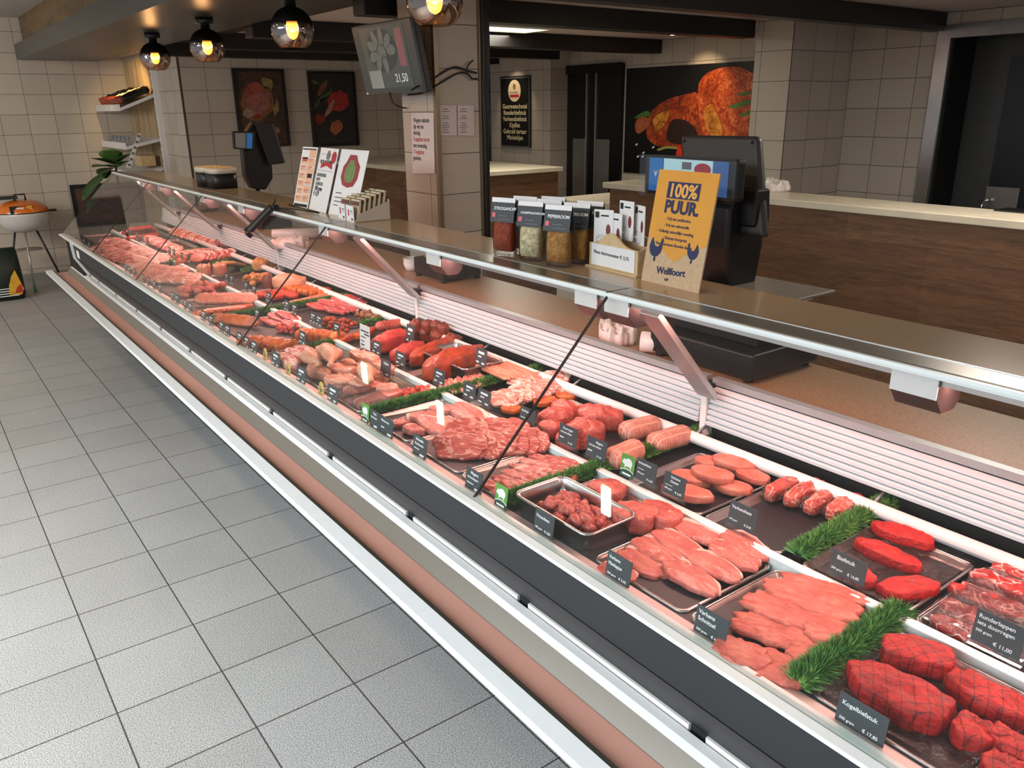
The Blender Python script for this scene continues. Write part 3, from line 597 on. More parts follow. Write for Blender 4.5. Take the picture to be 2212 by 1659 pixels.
# green plastic garland
def green(name,a_,b_):
    t=NT(name); oi=t.noise(70,2,.5,t.pos()); t.col(t.ramp(oi.outputs[0],[(.3,hexc(a_)),(.7,hexc(b_))])).set(Roughness=.45); return t.m
M['g1']=green('plastic_fern_green','#2a592c','#609f4a'); M['g2']=green('plastic_fern_light','#42803a','#90be5c')
def garland(p,q,label,r=.020,n=None,z=None,h=.5):
    z=ZD+.004 if z is None else z; a=Vector((p[0],p[1],z)); b=Vector((q[0],q[1],z)); d=b-a; L=d.length; n=n or int(L*15000); c=(a+b)/2
    t=thing('green_garland',label,'garland',tuple(c),math.atan2(d.y,d.x)); rnd=random.Random(int(p[1]*1000)+3)
    m=MB(); m.box(-L/2,L/2,-.008,.008,0,.020); m.build('base_strip',M['black_matt'],t)
    m=MB()
    for i in range(n):
        x=rnd.uniform(-L/2,L/2); ph=rnd.uniform(-.15,math.pi+.15); l=r*rnd.uniform(.75,1.15); ly=rnd.uniform(-.55,.55)
        d0=Vector((math.sin(ly)*.6,math.cos(ph)*math.cos(ly),abs(math.sin(ph))*1.05*math.cos(ly)+.15)).normalized(); o0=Vector((x,rnd.uniform(-.006,.006),.017)); s0=o0+d0*l*.25; e0=o0+d0*l+Vector((0,0,-.002)); w=d0.cross(Vector((rnd.uniform(-1,1),rnd.uniform(-1,1),rnd.uniform(-1,1)))).normalized()*.0011
        mi=0 if rnd.random()<.65 else 1
        m.add([s0-w,s0+w,(s0+e0)/2+w*1.3,e0,(s0+e0)/2-w*1.3],[(0,1,2,3,4)],mi)
    m.build('fern_blades',[M['g1'],M['g2']],t); return t

# price cards
def card(P,label,lines,w=.064,h=.048,yaw=0,lean=.14,holder=False,mat_='tagslate',name='price_card',ink='chalk',sizes=None,seed=0):
    """slate card standing at P (bottom middle) facing the shoppers (-X)"""
    t=thing(name,label,'price card',tuple(P),yaw); fx=Vector((0,-1,0)); up=Vector((math.sin(lean),0,math.cos(lean))); nrm=fx.cross(up)
    base=Vector((0,0,.010 if holder else .001)); m=MB(); m.obox(base+up*h/2,fx*w/2,up*h/2,nrm*.0008); m.build('card',M[mat_],t)
    if holder: m=MB(); m.obox((.002,0,.007),fx*w*.56,(0,0,.006),(.004,0,0)); m.build('clear_stand',M['acrylic'],t)
    o_=base+up*h+nrm*.0011; y=0
    for i,ln in enumerate(lines):
        s=(sizes[i] if sizes else ln[1]); txt=ln[0]; y=ln[2]*h; xx=(ln[3] if len(ln)>3 else -.44)*w
        if txt=='-':   # a line of print too small to read
            m=MB(); m.obox(o_+fx*(xx+ln[1]*w/2)-up*y,fx*ln[1]*w/2,up*(ln[4] if len(ln)>4 else .05)*h,nrm*.0002); m.build('print',M[ink],t)
        else: text('print',txt,s,frame(o_+fx*xx-up*y,fx,up),M[ink],t,.012)
    return t
# ================================================================ the counter's trays, near to far
# --- front row
tray(.965,1.215,.04,.305,'steel tray at the bottom right corner of the display, nearest the camera')
lay('beef_steak','bright red beef piece in the nearest cut-off tray','beef','beef in the nearest tray','beef_scored',[(2165,1625,2212,1600,.07,.035,0),(2140,1680,2212,1650,.06,.03,0)],e=2.4,rough=.16)
tray(.962,1.218,.318,.548,'steel tray lined with film under the scored red beef, front row')
film('tray_film','crumpled clear film lining the tray of scored red beef',.970,1.212,.325,.542,ZT+.004,.004,3,over=.08)
lay('beef_steak','big scored bright red beef steak behind its price card','beef','scored beef steaks','beef_scored',[(1838,1440,2055,1555,.082,.038,0)],e=2.3,rough=.12,taper=-.2)
lay('beef_steak','blocky bright red beef steak beside the green garland end','beef','scored beef steaks','beef_scored',[(1905,1390,2062,1430,.062,.036,0)],e=4,rough=.06,lump=.05)
lay('beef_steak','long scored red beef steak at the right edge of the photo','beef','scored beef steaks','beef_scored',[(2050,1455,2220,1550,.058,.036,0)],e=2.6,rough=.1)
lay('beef_steak','smallest bright red beef piece, lowest in its tray','beef','scored beef steaks','beef_scored',[(2060,1560,2152,1600,.052,.034,0)],e=3,rough=.1)
garland((.955,.568),(1.262,.568),'green plastic garland between the red beef and the flat schnitzels, front row',.032)
tray(.962,1.220,.592,.792,'steel tray full of flat pork schnitzels, front row')
lay('schnitzel','pink flattened pork schnitzel in the full tray','schnitzel','pork schnitzels','schnitzel',[(1560,1400,1720,1450,.075,.012,.0),(1590,1330,1800,1400,.085,.012,.004),(1610,1290,1830,1370,.075,.012,.009),(1650,1260,1860,1330,.080,.012,.013),(1690,1245,1875,1300,.06,.012,.010),(1620,1440,1740,1465,.06,.012,.006),(1545,1385,1660,1435,.06,.012,.010),(1585,1425,1700,1470,.07,.012,.0),(1700,1400,1830,1425,.07,.012,.004),(1740,1350,1850,1385,.07,.012,.012)],e=2.5,rough=.16,lump=.14,dome=.25,nf=3.4)
tray(.962,1.222,.802,1.040,'steel tray of pork loin slices with one empty corner, front row')
lay('pork_loin_slice','raw pork loin slice laid in the half-filled front tray','pork slice','pork loin slices','pork',[(1298,1220,1372,1250,.055,.010,.0),(1345,1190,1440,1245,.062,.011,.0,.04),(1380,1165,1475,1218,.064,.011,.004,.04),(1420,1148,1520,1203,.064,.011,.006,.04),(1462,1130,1565,1175,.058,.011,.008,.04),(1448,1215,1548,1280,.066,.012,.004,.04),(1495,1195,1600,1250,.064,.012,.006,.04),(1540,1172,1640,1225,.064,.012,.008,.04),(1572,1150,1658,1205,.060,.012,.010,.04)],e=3.0,rough=.12,taper=.35)
# deep pan
tray(.962,1.112,1.058,1.306,'deep steel pan of diced pork, front row',depth=.052,mat_='steel',name='deep_steel_pan',z=ZD+.004,r=.022,slope=.004)
heap('pork_cube','small diced pork cube in the deep steel pan','pork cube','diced pork in the deep pan','pork_lean',(1.037,1.285,.79),(1.037,1.080,.79),.112,110,.021,3,seed=4)
tray(1.116,1.222,1.052,1.306,'steel tray of whole pork pieces behind the deep pan')
lay('pork_piece','large smooth pork piece behind the deep steel pan','pork piece','whole pork pieces','pork_lean',[(1275,1062,1345,1050,.08,.032,.0),(1325,1100,1420,1120,.08,.042,.0),(1390,1090,1465,1130,.075,.038,.0)],e=2.4,rough=.08,lump=.06)
garland((.965,1.333),(1.655,1.330),'long green garland across both rows beside the netted roasts',.030)
tray(.965,1.222,1.352,1.528,'steel tray of thin lean pork slices, front row, left of the long garland')
lay('lean_pork_slice','thin dark pink pork slice under the glass joint','pork slice','lean pork slices','pork_dark',[(1050,1040,1120,1075,.05,.012,.0),(1065,1030,1160,1060,.05,.012,.004),(1085,1015,1190,1045,.05,.012,.006),(1110,1005,1225,1030,.05,.012,.008),(1130,995,1245,1018,.05,.012,.008),(1150,985,1262,1008,.045,.012,.006),(1180,1020,1250,1035,.04,.012,.012)],e=2.4,rough=.2,lump=.2,dome=.3)
tray(.965,1.222,1.535,1.78,'steel tray of fanned pork shoulder chops, front row')
row('shoulder_chop','marbled pork shoulder chop in the fanned tray','pork chop','fanned shoulder chops','pork_dark',(985,975),(1145,965),8,.115,.09,.014,ang=-55,roll=.5,lift=0,e=2.2,rough=.14,lump=.07,dome=.1,ja=.2)
row('shoulder_chop','marbled pork shoulder chop at the back of its tray','pork chop','rear shoulder chops','pork_dark',(1000,935),(1110,935),5,.09,.07,.013,ang=-55,roll=.5,lift=.01,e=2.2,rough=.14,lump=.07,ja=.2)
tray(.965,1.222,1.785,2.015,'steel tray of pork rib chops, front row beside the green garland')
lay('rib_chop','pink pork rib chop with a pale fat edge','pork chop','pork rib chops','pork_chop',[(870,930,925,920,.065,.018,.0,.15),(905,905,975,930,.07,.018,.004,.15),(950,905,1005,925,.06,.018,.004,.1),(985,880,1045,905,.085,.02,.012,.2),(880,905,940,890,.055,.018,.006,.1),(925,885,1000,880,.05,.016,.008,.1),(850,918,890,903,.045,.016,.0),(1010,905,1065,925,.06,.016,.0)],e=2.2,rough=.1)
garland((.975,2.035),(1.652,2.045),'green garland across both rows right of the orange spiced tray',.028)
tray(.965,1.10,2.07,2.34,'steel tray with two film-wrapped pork packs, front row'); tray(1.105,1.222,2.07,2.34,'small steel tray of orange spiced cubes and chicken pieces')
lay('wrapped_pork_pack','film-wrapped flat pork pack lying at the counter front','pork pack','wrapped pork packs','pork',[(745,845,830,825,.06,.016,.0),(770,870,865,842,.06,.016,.0)],e=5,rough=.03,lump=.05)
for i,(y0,y1) in enumerate(((2.08,2.19),(2.21,2.33))): film('wrap_film','crumpled film over the %s wrapped pork pack'%('right' if i==0 else 'left'),.972,1.095,y0,y1,ZT+.020,.004,i+9,over=-.10)
heap('spiced_cube','orange red spiced meat cube beside the green garland','spiced meat','orange spiced cubes','spicered',(868,850),(940,845),.07,46,.016,2,seed=8)
# --- chicken section
tray(.965,1.222,2.35,2.78,'wide steel tray of raw chicken, front row')
lay('chicken_drumstick','raw chicken drumstick in the wide chicken tray','chicken leg','chicken legs','chicken_skin',[(700,755,712,800,0,.05,.02),(735,770,775,775,0,.05,.02),(778,790,800,820,0,.05,.02),(655,762,690,785,0,.05,.015)],shape=drumstick)
lay('chicken_thigh','smooth rounded raw chicken thigh','chicken','chicken thighs','chicken',[(715,790,765,800,.07,.028,.0),(760,760,815,780,.07,.03,.012),(700,815,760,825,.06,.03,.0),(780,805,835,815,.06,.03,.0),(670,790,705,810,.06,.03,.0),(735,810,790,835,.055,.028,.0),(815,835,860,840,.055,.028,.0),(685,750,735,765,.055,.03,.012),(800,780,850,800,.05,.03,.0)],e=2.1,rough=.10,dome=.15,lump=.12)
lay('bacon_wrapped_fillet','pale pink fillet wrapped in streaky bacon','bacon roll','bacon wrapped fillets','bacon',[(598,765,640,790,.055,.028,.0),(620,755,665,775,.05,.028,.0),(640,748,680,765,.045,.026,.0)],e=2.3,rough=.08,dome=.3)
garland((1.075,2.79),(1.215,2.80),'short green garland behind the chicken tray',.024)
tray(.965,1.222,2.84,3.39,'long steel tray of marinated meats, front row')
row('marinated_fillet','orange brown marinated fillet at the counter front','marinated fillet','orange marinated fillets','amber',(538,738),(618,745),6,.10,.035,.028,ang=12,e=2.2,dome=.4)
row('yellow_fillet','yellow orange marinated fillet behind the paired cards','marinated fillet','yellow marinated fillets','orange',(655,722),(725,728),6,.075,.034,.03,ang=10,lift=.006,e=2.2,dome=.4)
heap('spiced_strip','orange spiced meat strip behind the yellow fillets','spiced meat','orange spiced strips','spicered',(590,705),(650,712),.10,34,.017,2,seed=12)
lay('ham_steak','red ham steak with a white fat rim, front row','ham steak','front ham steaks','ham',[(565,690,610,700,.06,.012,.0,.1),(580,680,625,690,.06,.012,.01,.1),(600,675,645,688,.06,.012,.018,.1),(610,695,645,705,.05,.012,.01,.1)],e=2.2,rough=.1)
row('marinated_chop','orange pink chop left of the ham steaks','chop','orange pink chops',('cutlet','orange'),(475,692),(545,700),7,.085,.06,.014,ang=-55,roll=.5,e=2.3,rough=.14)
garland((.965,3.45),(1.655,3.50),'green garland across both rows behind the ham steaks',.026)
tray(.965,1.222,3.52,3.95,'steel tray of thin orange sausages, front row')
row('thin_sausage','thin orange sausage in the neat curved row','sausage','thin orange sausages','orangesaus',(438,672),(528,662),13,.10,.022,.022,ang=25,shape=capsule,bend=.10,ja=.04)
row('chicken_slice','pale orange chicken slice behind the thin sausages','chicken slice','pale chicken slices','pale',(440,650),(538,650),10,.085,.08,.016,ang=-40,roll=.4,lift=.006,e=2.2,dome=.4)
tray(.965,1.222,3.97,4.5,'steel tray of pink rolled meat, front row')
heap('meat_roll','small pink rolled meat piece in the heap','meat roll','pink meat rolls','pork_lean',(398,640),(470,618),.20,60,.030,2,seed=17)
lay('garnished_bowl','small round bowl of pale salad with a flower garnish','bowl',None,'stick',[(402,612,432,612,.085,.03,.0)],e=2,rough=.02,dome=.3)
tray(.965,1.222,4.52,5.25,'steel tray of orange pink marinated slices, front row')
row('marinated_slice','orange pink marinated slice near the far joint','marinated slice','orange pink slices',('cutlet','pale','bacon'),(318,603),(412,608),12,.115,.10,.014,ang=-40,roll=.4,lift=.004,e=2.4,rough=.14,dome=.4)
row('marinated_slice','pink slice behind the orange pink ones','marinated slice','rear pink slices',('bacon','pale'),(300,584),(388,592),8,.10,.09,.014,ang=-40,roll=.4,lift=.006,e=2.4,rough=.14,dome=.4)
tray(.965,1.222,5.28,6.62,'long steel tray of pale pink slices at the far end, front row')
row('pale_slice','pale pink meat slice at the far end','sliced meat','far pale slices',('bacon','pale','pork_chop'),(218,541),(318,577),12,.13,.11,.014,ang=-30,roll=.25,lift=.004,e=3,rough=.1,dome=.4)
row('pale_slice','pink sliced meat behind the far pale slices','sliced meat','far pink slices',('belly','pork_chop'),(240,524),(345,564),11,.13,.11,.014,ang=-30,roll=.25,lift=.006,e=3,rough=.1,dome=.4)
garland((1.0,5.15),(1.12,5.75),'small green garland lying along the glass at the far end',.03,1100)
garland((1.20,5.0),(1.36,5.05),'small green garland in the middle of the far section',.03,700)
# --- rear row
tray(1.26,1.535,.02,.29,'steel tray of beef slices cut off by the right edge, rear row')
lay('beef_slice','long dark red braising beef slice under film','beef slice','braising beef slices','beef_cut',[(2008,1330,2160,1400,.045,.014,.0),(2030,1300,2190,1370,.05,.016,.004),(2060,1265,2230,1335,.05,.018,.004),(2100,1235,2260,1300,.05,.02,.008),(2140,1225,2260,1265,.05,.02,.004)],e=2.8,rough=.12,lump=.15,dome=.35)
tray(1.262,1.535,.30,.548,'steel tray lined with film under the braising beef, rear row')
film('tray_film','crumpled film over the braising beef slices',1.27,1.53,.31,.545,ZT+.030,.006,21,over=-.15)
tray(1.264,1.532,.562,.775,'steel tray with four red beef steaks and bare film, rear row')
film('tray_film','shiny film lining the tray of four red steaks',1.272,1.566,.57,.768,ZT+.003,.003,33,over=.05)
lay('steak','dark red oval beef steak on the film-lined tray','steak','four red steaks','beef',[(1885,1130,2020,1175,.052,.024,.0),(1848,1165,1985,1225,.048,.024,.0),(1900,1272,2028,1262,.055,.022,.0),(1815,1210,1890,1262,.042,.022,.0)],e=2.1,rough=.08,dome=.3)
garland((1.285,.795),(1.66,.802),'green garland between the bare tray and the four red steaks, rear row',.030)
tray(1.262,1.532,.822,1.018,'nearly empty steel tray with four wrapped tenderloins')
lay('wrapped_tenderloin','short pork tenderloin wrapped in shiny film','tenderloin','wrapped tenderloins','pork_dark',[(1658,1065,1728,1035,.036,.03,0),(1702,1078,1772,1042,.036,.03,0),(1745,1095,1805,1060,.036,.028,0),(1790,1105,1860,1075,.042,.03,0)],e=3.2,rough=.06,dome=.3)
for i,(x,y) in enumerate(((1690,1050),(1735,1060),(1775,1077),(1822,1090))):
    P=az(x,y,ZT+.02); film('wrap_film',ordlab('shiny film around a pork tenderloin',i,4),P.x-.055,P.x+.05,P.y-.020,P.y+.020,ZT+.030,.005,40+i,over=-.22)
tray(1.262,1.532,1.028,1.255,'steel tray of smooth oval pork cutlets, rear row')
lay('pork_cutlet','smooth oval pork cutlet in the rear tray','pork cutlet','oval pork cutlets','cutlet',[(1495,1010,1585,1035,.062,.02,.018),(1540,985,1630,1010,.055,.02,.010),(1540,1040,1625,1060,.055,.018,.0),(1590,1010,1660,1040,.055,.018,.0),(1450,1020,1540,1040,.06,.018,.0),(1430,1050,1540,1075,.065,.018,.004),(1500,990,1560,1000,.05,.016,.0)],e=2.1,rough=.06,dome=.3,lump=.06)
tray(1.262,1.53,1.352,1.66,'dark steel tray with the three netted roasts, rear row')
lay('netted_roast','netted rolled pork roast','rolled roast','netted roasts','net',[(1340,925,1425,905,0,.062,.0),(1402,950,1490,925,0,.060,.0),(1312,985,1385,955,0,.062,.0)],shape=capsule,lump=.04,flat_=.95)
lay('pork_roast','large smooth red pork roast left of the netted roasts','pork roast','smooth red pork roasts','pork_lean',[(1165,920,1215,925,.07,.035,.0),(1160,905,1240,900,.07,.05,.0),(1225,935,1300,925,.09,.055,.0),(1240,890,1345,905,.08,.05,.0),(1200,950,1260,945,.06,.035,.0),(1190,880,1250,890,.06,.045,.01)],e=2.2,rough=.1,dome=.3)
tray(1.262,1.53,1.675,1.94,'steel tray of belly slices and amber marinated steaks, rear row')
row('belly_slice','pink fat-streaked pork belly slice in a leaning row','pork belly','leaning belly slices','belly',(1085,870),(1200,840),12,.10,.06,.012,ang=-55,roll=.5,lift=.004,e=2.6,rough=.12,dome=.3)
row('belly_slice','pink fat-streaked belly slice at the rear louvre','pork belly','rear belly slices','belly',(1125,828),(1210,818),6,.08,.05,.012,ang=-55,roll=.5,lift=.01,e=2.6,rough=.12,dome=.3)
lay('amber_steak','amber marinated pork steak','marinated steak','amber marinated steaks','amber',[(1083,882,1125,882,.055,.014,.0),(1155,870,1200,860,.06,.016,.0),(1200,855,1250,850,.06,.016,.0)],e=2.3,rough=.1)
tray(1.26,1.355,2.07,2.32,'steel tray of streaky pork strips, rear row')
row('streaky_strip','thin streaky pork strip behind its price card','pork strip','streaky pork strips','belly',(960,840),(1035,822),8,.13,.03,.012,ang=55,roll=.4,lift=.004,e=3,dome=.3)
tray(1.36,1.525,2.10,2.40,'deep steel pan of pale sausage sticks, rear row',depth=.06,mat_='steel',name='deep_steel_pan',r=.02,slope=.004)
row('sausage_stick','pale straight sausage stick in the deep steel pan','sausage stick','pale sausage sticks','stick',(1060,802),(1125,795),9,.19,.016,.016,ang=88,lift=.03,shape=capsule,jit=.001,ja=.03,lump=.01)
tray(1.262,1.53,2.40,2.66,'black tray of red brown spiced roasts, rear row',mat_='black')
lay('spiced_roast','big red brown spice-rubbed roast','spiced roast','spice-rubbed roasts','spice',[(915,800,1040,755,.09,.06,.0),(890,775,985,735,.06,.045,.0)],e=2.4,rough=.14,dome=.35)
tray(1.262,1.53,2.68,2.95,'steel tray of two bright red minced loaves')
lay('minced_loaf','bright red rolled minced beef loaf','minced beef','minced loaves','mince',[(805,745,885,722,.07,.05,.0),(845,770,915,745,.055,.04,.0)],e=2.4,rough=.08,dome=.4)
row('meatball','dark brown marinated meatball behind the red mince','meatball','dark meatballs','brown',(905,720),(985,740),6,.05,.05,.042,lift=.0,e=2,dome=.3,jit=.01)
row('meatball','dark brown marinated meatball in the upper layer','meatball','upper dark meatballs','brown',(900,705),(960,712),4,.05,.05,.042,lift=.03,e=2,dome=.3,jit=.01)
tray(1.262,1.53,2.97,3.42,'black tray of herbed meats, rear row',mat_='black')
heap('herbed_piece','brown herbed meat piece in the black tray','herbed meat','herbed meat pieces','gyros',(770,682),(830,690),.08,36,.022,2,seed=22)
lay('wrapped_roast','pale netted roll wrapped in film in front of the rear louvre','rolled roast',None,'salami',[(810,700,875,690,0,.05,.0)],shape=capsule)
heap('red_spiced_piece','red spiced meat piece behind the two small cards','spiced meat','red spiced pieces','spice',(700,690),(765,712),.10,40,.020,2,seed=25)
lay('beef_round','round red steak with a white fat rim, rear row','steak','round fat-rimmed steaks','ham',[(660,655,705,665,.06,.014,.0,.1),(690,650,740,660,.06,.014,.008,.1),(720,645,765,660,.065,.014,.008,.1),(745,640,790,650,.065,.016,.012,.1),(700,668,750,672,.055,.014,.0,.1),(725,660,775,668,.055,.014,.004,.1)],e=2.1,rough=.08)
row('orange_strip','orange marinated meat strip at the back','marinated strip','small orange strips',('spice','orange'),(800,715),(735,735),4,.08,.03,.02,ang=30,e=2.3)
tray(1.262,1.53,3.56,3.95,'steel tray of orange marinated chicken, rear row')
row('orange_fillet','bright orange marinated chicken fillet','marinated fillet','bright orange fillets','orange',(622,618),(700,632),7,.13,.05,.025,ang=40,lift=.005,e=2.2,dome=.4)
lay('chicken_breast','large smooth chicken breast beside the orange fillets','chicken',None,'chicken_skin',[(590,605,660,608,.10,.05,.012)],e=2.1,rough=.06,dome=.4)
row('chicken_strip','pale chicken strip along the green garland','chicken strip','pale chicken strips','stick',(620,660),(700,642),8,.07,.035,.025,ang=20,lift=.0,e=2.2,dome=.3)
lay('red_fillet','bright red orange marinated fillet in a black tray','marinated fillet','bright red fillets','spicered',[(552,638,590,630,.08,.02,.0),(572,642,612,636,.07,.02,.0),(595,625,640,640,.06,.018,.0)],e=3,rough=.08)
tray(1.262,1.53,3.97,4.45,'black tray of brown nuggets and rolls, rear row',mat_='black')
heap('nugget','brown orange breaded nugget','nugget','breaded nuggets','bread',(530,612),(575,600),.12,22,.032,2,seed=31)
lay('dark_meatball','dark round meatball beside the large chicken breast','meatball',None,'brown',[(565,608,595,608,.07,.05,.0)],e=2,dome=.4)
tray(1.262,1.53,4.47,5.0,'black tray with golden rolls, rear row',mat_='black')
lay('golden_roll','golden brown oval roll in the black rear tray','bread roll','golden rolls','bread',[(545,570,578,568,.08,.05,.01),(575,565,612,562,.08,.05,.01)],e=2.1,dome=.4)
lay('cured_roast','dark purple red cured meat behind the golden rolls','cured meat',None,'liver',[(545,540,610,552,.10,.05,.03)],e=2.2,dome=.4)
row('salad_cup','small clear cup of pale spread','cup','cups of pale spread','stick',(440,582),(475,580),2,.075,.075,.06,e=2,rough=.0,dome=.05,jit=0)
lay('wrapped_cheese_pack','pale square wrapped pack leaning in the middle','pack',None,'bread',[(490,580,522,560,.08,.02,.02,.25)],e=6,rough=.02)
tray(1.262,1.53,5.02,5.30,'steel tray of cured slices in the far section, rear row')
row('cured_slice','pink red cured slice stacked in the far section','cured slice','pink cured slices',('salami','pork_chop','ham'),(430,562),(492,554),8,.10,.09,.014,ang=-40,roll=.5,lift=.008,e=2.6,dome=.4)
row('salami_slice','pink salami round near the rear louvre','salami','salami rounds','salami',(475,530),(530,540),8,.07,.07,.016,ang=30,roll=.6,lift=.02,e=2.1,dome=.1)
row('bacon_strip','long pink bacon strip, far section','bacon','long bacon strips','bacon',(365,554),(440,542),9,.13,.05,.012,ang=-10,roll=.3,lift=.004,e=4,dome=.3)
lay('stuffed_tomato','orange stuffed tomato behind a price card','tomato','orange stuffed tomatoes','orangesaus',[(374,556,388,556,.045,.04,.0),(388,558,404,558,.045,.04,.0),(380,566,396,566,.045,.04,.0)],e=2,dome=.3)
tray(1.262,1.53,5.32,6.0,'steel tray of thin pink slices, far rear row'); tray(1.262,1.53,6.02,6.66,'steel tray of red sausages at the far end, rear row')
row('thin_slice','thin pink red slice near the far louvre','sliced meat','far rear slices',('pork_chop','bacon','orangesaus'),(385,502),(470,529),13,.12,.10,.012,ang=-35,roll=.3,lift=.02,e=4,dome=.3)
row('ham_slice','pink ham slice beside the far middle rail','sliced meat','pink ham slices',('ham','bacon'),(325,520),(378,543),8,.10,.09,.012,ang=-35,roll=.35,lift=.0,e=2.6,dome=.3)
lay('red_sausage','long bright red sausage at the far end','red sausage','long red sausages','redsaus',[(262,500,338,492,0,.05,.0),(272,513,345,503,0,.05,.0),(275,494,330,487,0,.045,.03)],shape=capsule,bend=.03)
garland((1.36,4.72),(1.48,4.82),'small green garland by the pale cups',.03,700)
garland((1.50,2.74),(1.60,2.80),'small green garland behind the dark meatballs',.025,500)
garland((1.42,2.98),(1.56,3.0),'small green garland left of the red mince',.025,600)
garland((1.44,4.45),(1.60,4.50),'dark green garland between the black trays',.028,800)
garland((1.40,5.30),(1.50,5.35),'small green garland between the cured meats',.03,500)

# --- price cards
def big(t1,t2,pr,t3='500 gram',s=.0105):
    if t2: return [(t1,s,.26,-.42),(t2,s,.50,-.42),(t3,.0062,.86,-.42),('€ '+pr,.0075,.88,.06)]
    return [(t1,s,.34,-.42),(t3,.0062,.82,-.42),('€ '+pr,.0075,.84,.06)]
def fcard(x,y,label,lines,**k): P=az(x,y,.789); card((.940,P.y,.789),label,lines,**k)
def rcard(x,y,label,lines,**k): P=az(x,y,.806); card((1.250,P.y,.8055),label,lines,holder=True,**k)
fcard(1855,1586,'slate price card reading Kogelbiefstuk in front of the scored beef',big('Kogelbiefstuk',None,'17,85',s=.0098),w=.074,h=.049)
fcard(1537,1380,'slate price card reading Varkens Schnitzel',big('Varkens','Schnitzel','6,45'),w=.066,h=.052)
fcard(1335,1257,'slate price card reading Varkens Filetlapjes',big('Varkens','Filetlapjes','5,95',s=.0092),w=.064,h=.054)
fcard(1186,1152,'slate price card reading Fricandeau at the deep pan',big('Fricandeau',None,'5,85',s=.0098),w=.062,h=.052)
fcard(1033,1058,'slate price card under the first black glass joint',[('Magere',.010,.24,-.2),('varkenslappen',.0078,.46,-.4),('-',.4,.68,-.4,.02),('-',.2,.86,.1,.05)],w=.066,h=.052)
fcard(916,985,'slate price card in front of the shoulder chops',[('Schouder',.010,.24,-.3),('Karbonade',.0095,.46,-.35),('-',.4,.64,-.4,.02),('-',.3,.86,.05,.05)],w=.066,h=.056)
fcard(841,941,'slate price card in front of the rib chops, right of a pair',[('Ribkarbonade',.0080,.28,-.42),('-',.25,.60,-.4,.03),('-',.3,.84,.1,.05)],w=.072,h=.052)
fcard(817,926,'slate price card in front of the rib chops, left of a pair',[('Haas',.009,.22,-.2),('karbonade',.008,.44,-.4),('-',.3,.84,-.1,.05)],w=.062,h=.052)
small=lambda s:[('-',.55,.26,-.28,.07),('-',.30,.50,-.28,.04),('-',.26,.84,-.42,.045),('-',.24,.86,.10,.05)]
for i,(x,y,w) in enumerate(((735,866,.07),(664,824,.07),(606,790,.07),(567,759,.062),(550,749,.055),(533,740,.055),(511,723,.055),(497,715,.055),(474,701,.055),(456,691,.055),(430,673,.05),(418,666,.05),(399,655,.05),(389,649,.05),(363,632,.05),(351,624,.05),(338,616,.045),(326,609,.045),(305,597,.045),(295,591,.045),(285,586,.045),(235,552,.05),(222,545,.05),(208,536,.05),(195,529,.05))):
    pos=('in front of the wrapped pork packs','in front of the chicken, right one','in front of the chicken, left one','by the orange fillets, third','by the orange fillets, second','by the orange fillets, first','by the orange pink chops, fourth','by the orange pink chops, third','by the orange pink chops, second','by the orange pink chops, first','by the thin sausages, right of two','by the thin sausages, left of two','by the pink meat rolls, fourth','by the pink meat rolls, third','by the pink meat rolls, second','by the pink meat rolls, first','by the marinated slices, fifth','by the marinated slices, fourth','by the marinated slices, third','by the marinated slices, second','by the marinated slices, first','by the pale slices at the far end, fourth','by the pale slices at the far end, third','by the pale slices at the far end, second','by the pale slices at the far end, first')[i]
    fcard(x,y,'small slate price card '+pos+(' from the left' if 'th' in pos[-6:] or pos.endswith(('first','second','third')) else ''),small(0),w=w,h=.052 if i<3 else .045)
rcard(2153,1408,'slate price card reading Runderlappen iets doorregen',[('Runderlappen',.0098,.24,-.44),('iets doorregen',.0094,.44,-.44),('500 gram',.0066,.66,-.44),('€ 11,00',.0090,.88,-.05)],w=.074,h=.056)
rcard(1812,1268,'slate price card reading Biefstuk at the four red steaks',[('Biefstuk',.0112,.34,-.34),('500 gram',.006,.80,-.44),('€ 16,85',.0074,.84,.02)],w=.070,h=.046)
rcard(1583,1158,'slate price card reading Varkenshaas at the nearly empty tray',[('Varkenshaas',.0098,.30,-.42),('500 gram',.0052,.80,-.44),('€ 8,45',.0068,.84,.1)],w=.068,h=.052)
rcard(1447,1082,'slate price card reading Varkens Oester',[('Varkens',.0085,.22,-.2),('Oester',.0085,.42,-.2),('-',.35,.58,-.42,.012),('500 gram',.006,.78,-.42),('€ 6,45',.0072,.84,.08)],w=.062,h=.050)
rcard(1388,1052,'slate price card reading Imitatiehaas',[('Imitatiehaas',.0082,.24,-.42),('-',.3,.46,-.42,.012),('500 gram',.0058,.68,-.42),('€ 6,45',.007,.86,.08)],w=.062,h=.052)
rcard(1273,1003,'slate price card reading Magere varkensrollade',[('Magere',.0085,.24,-.05),('varkensrollade',.0075,.44,-.40),('-',.22,.68,-.42,.03),('€ 5,95',.0065,.88,.06)],w=.070,h=.052)
rcard(1221,970,'slate price card reading Doorregen varkensrollade',[('Doorregen',.0085,.24,-.3),('varkensrollade',.0075,.44,-.42),('-',.22,.68,-.42,.03),('€ 5,95',.0065,.88,.06)],w=.070,h=.052)
rcard(1137,927,'slate price card under a small pink round sticker',[('Speklapjes',.0085,.26,-.4),('-',.3,.60,-.42,.02),('€ 5,45',.007,.88,.0)],w=.066,h=.050)
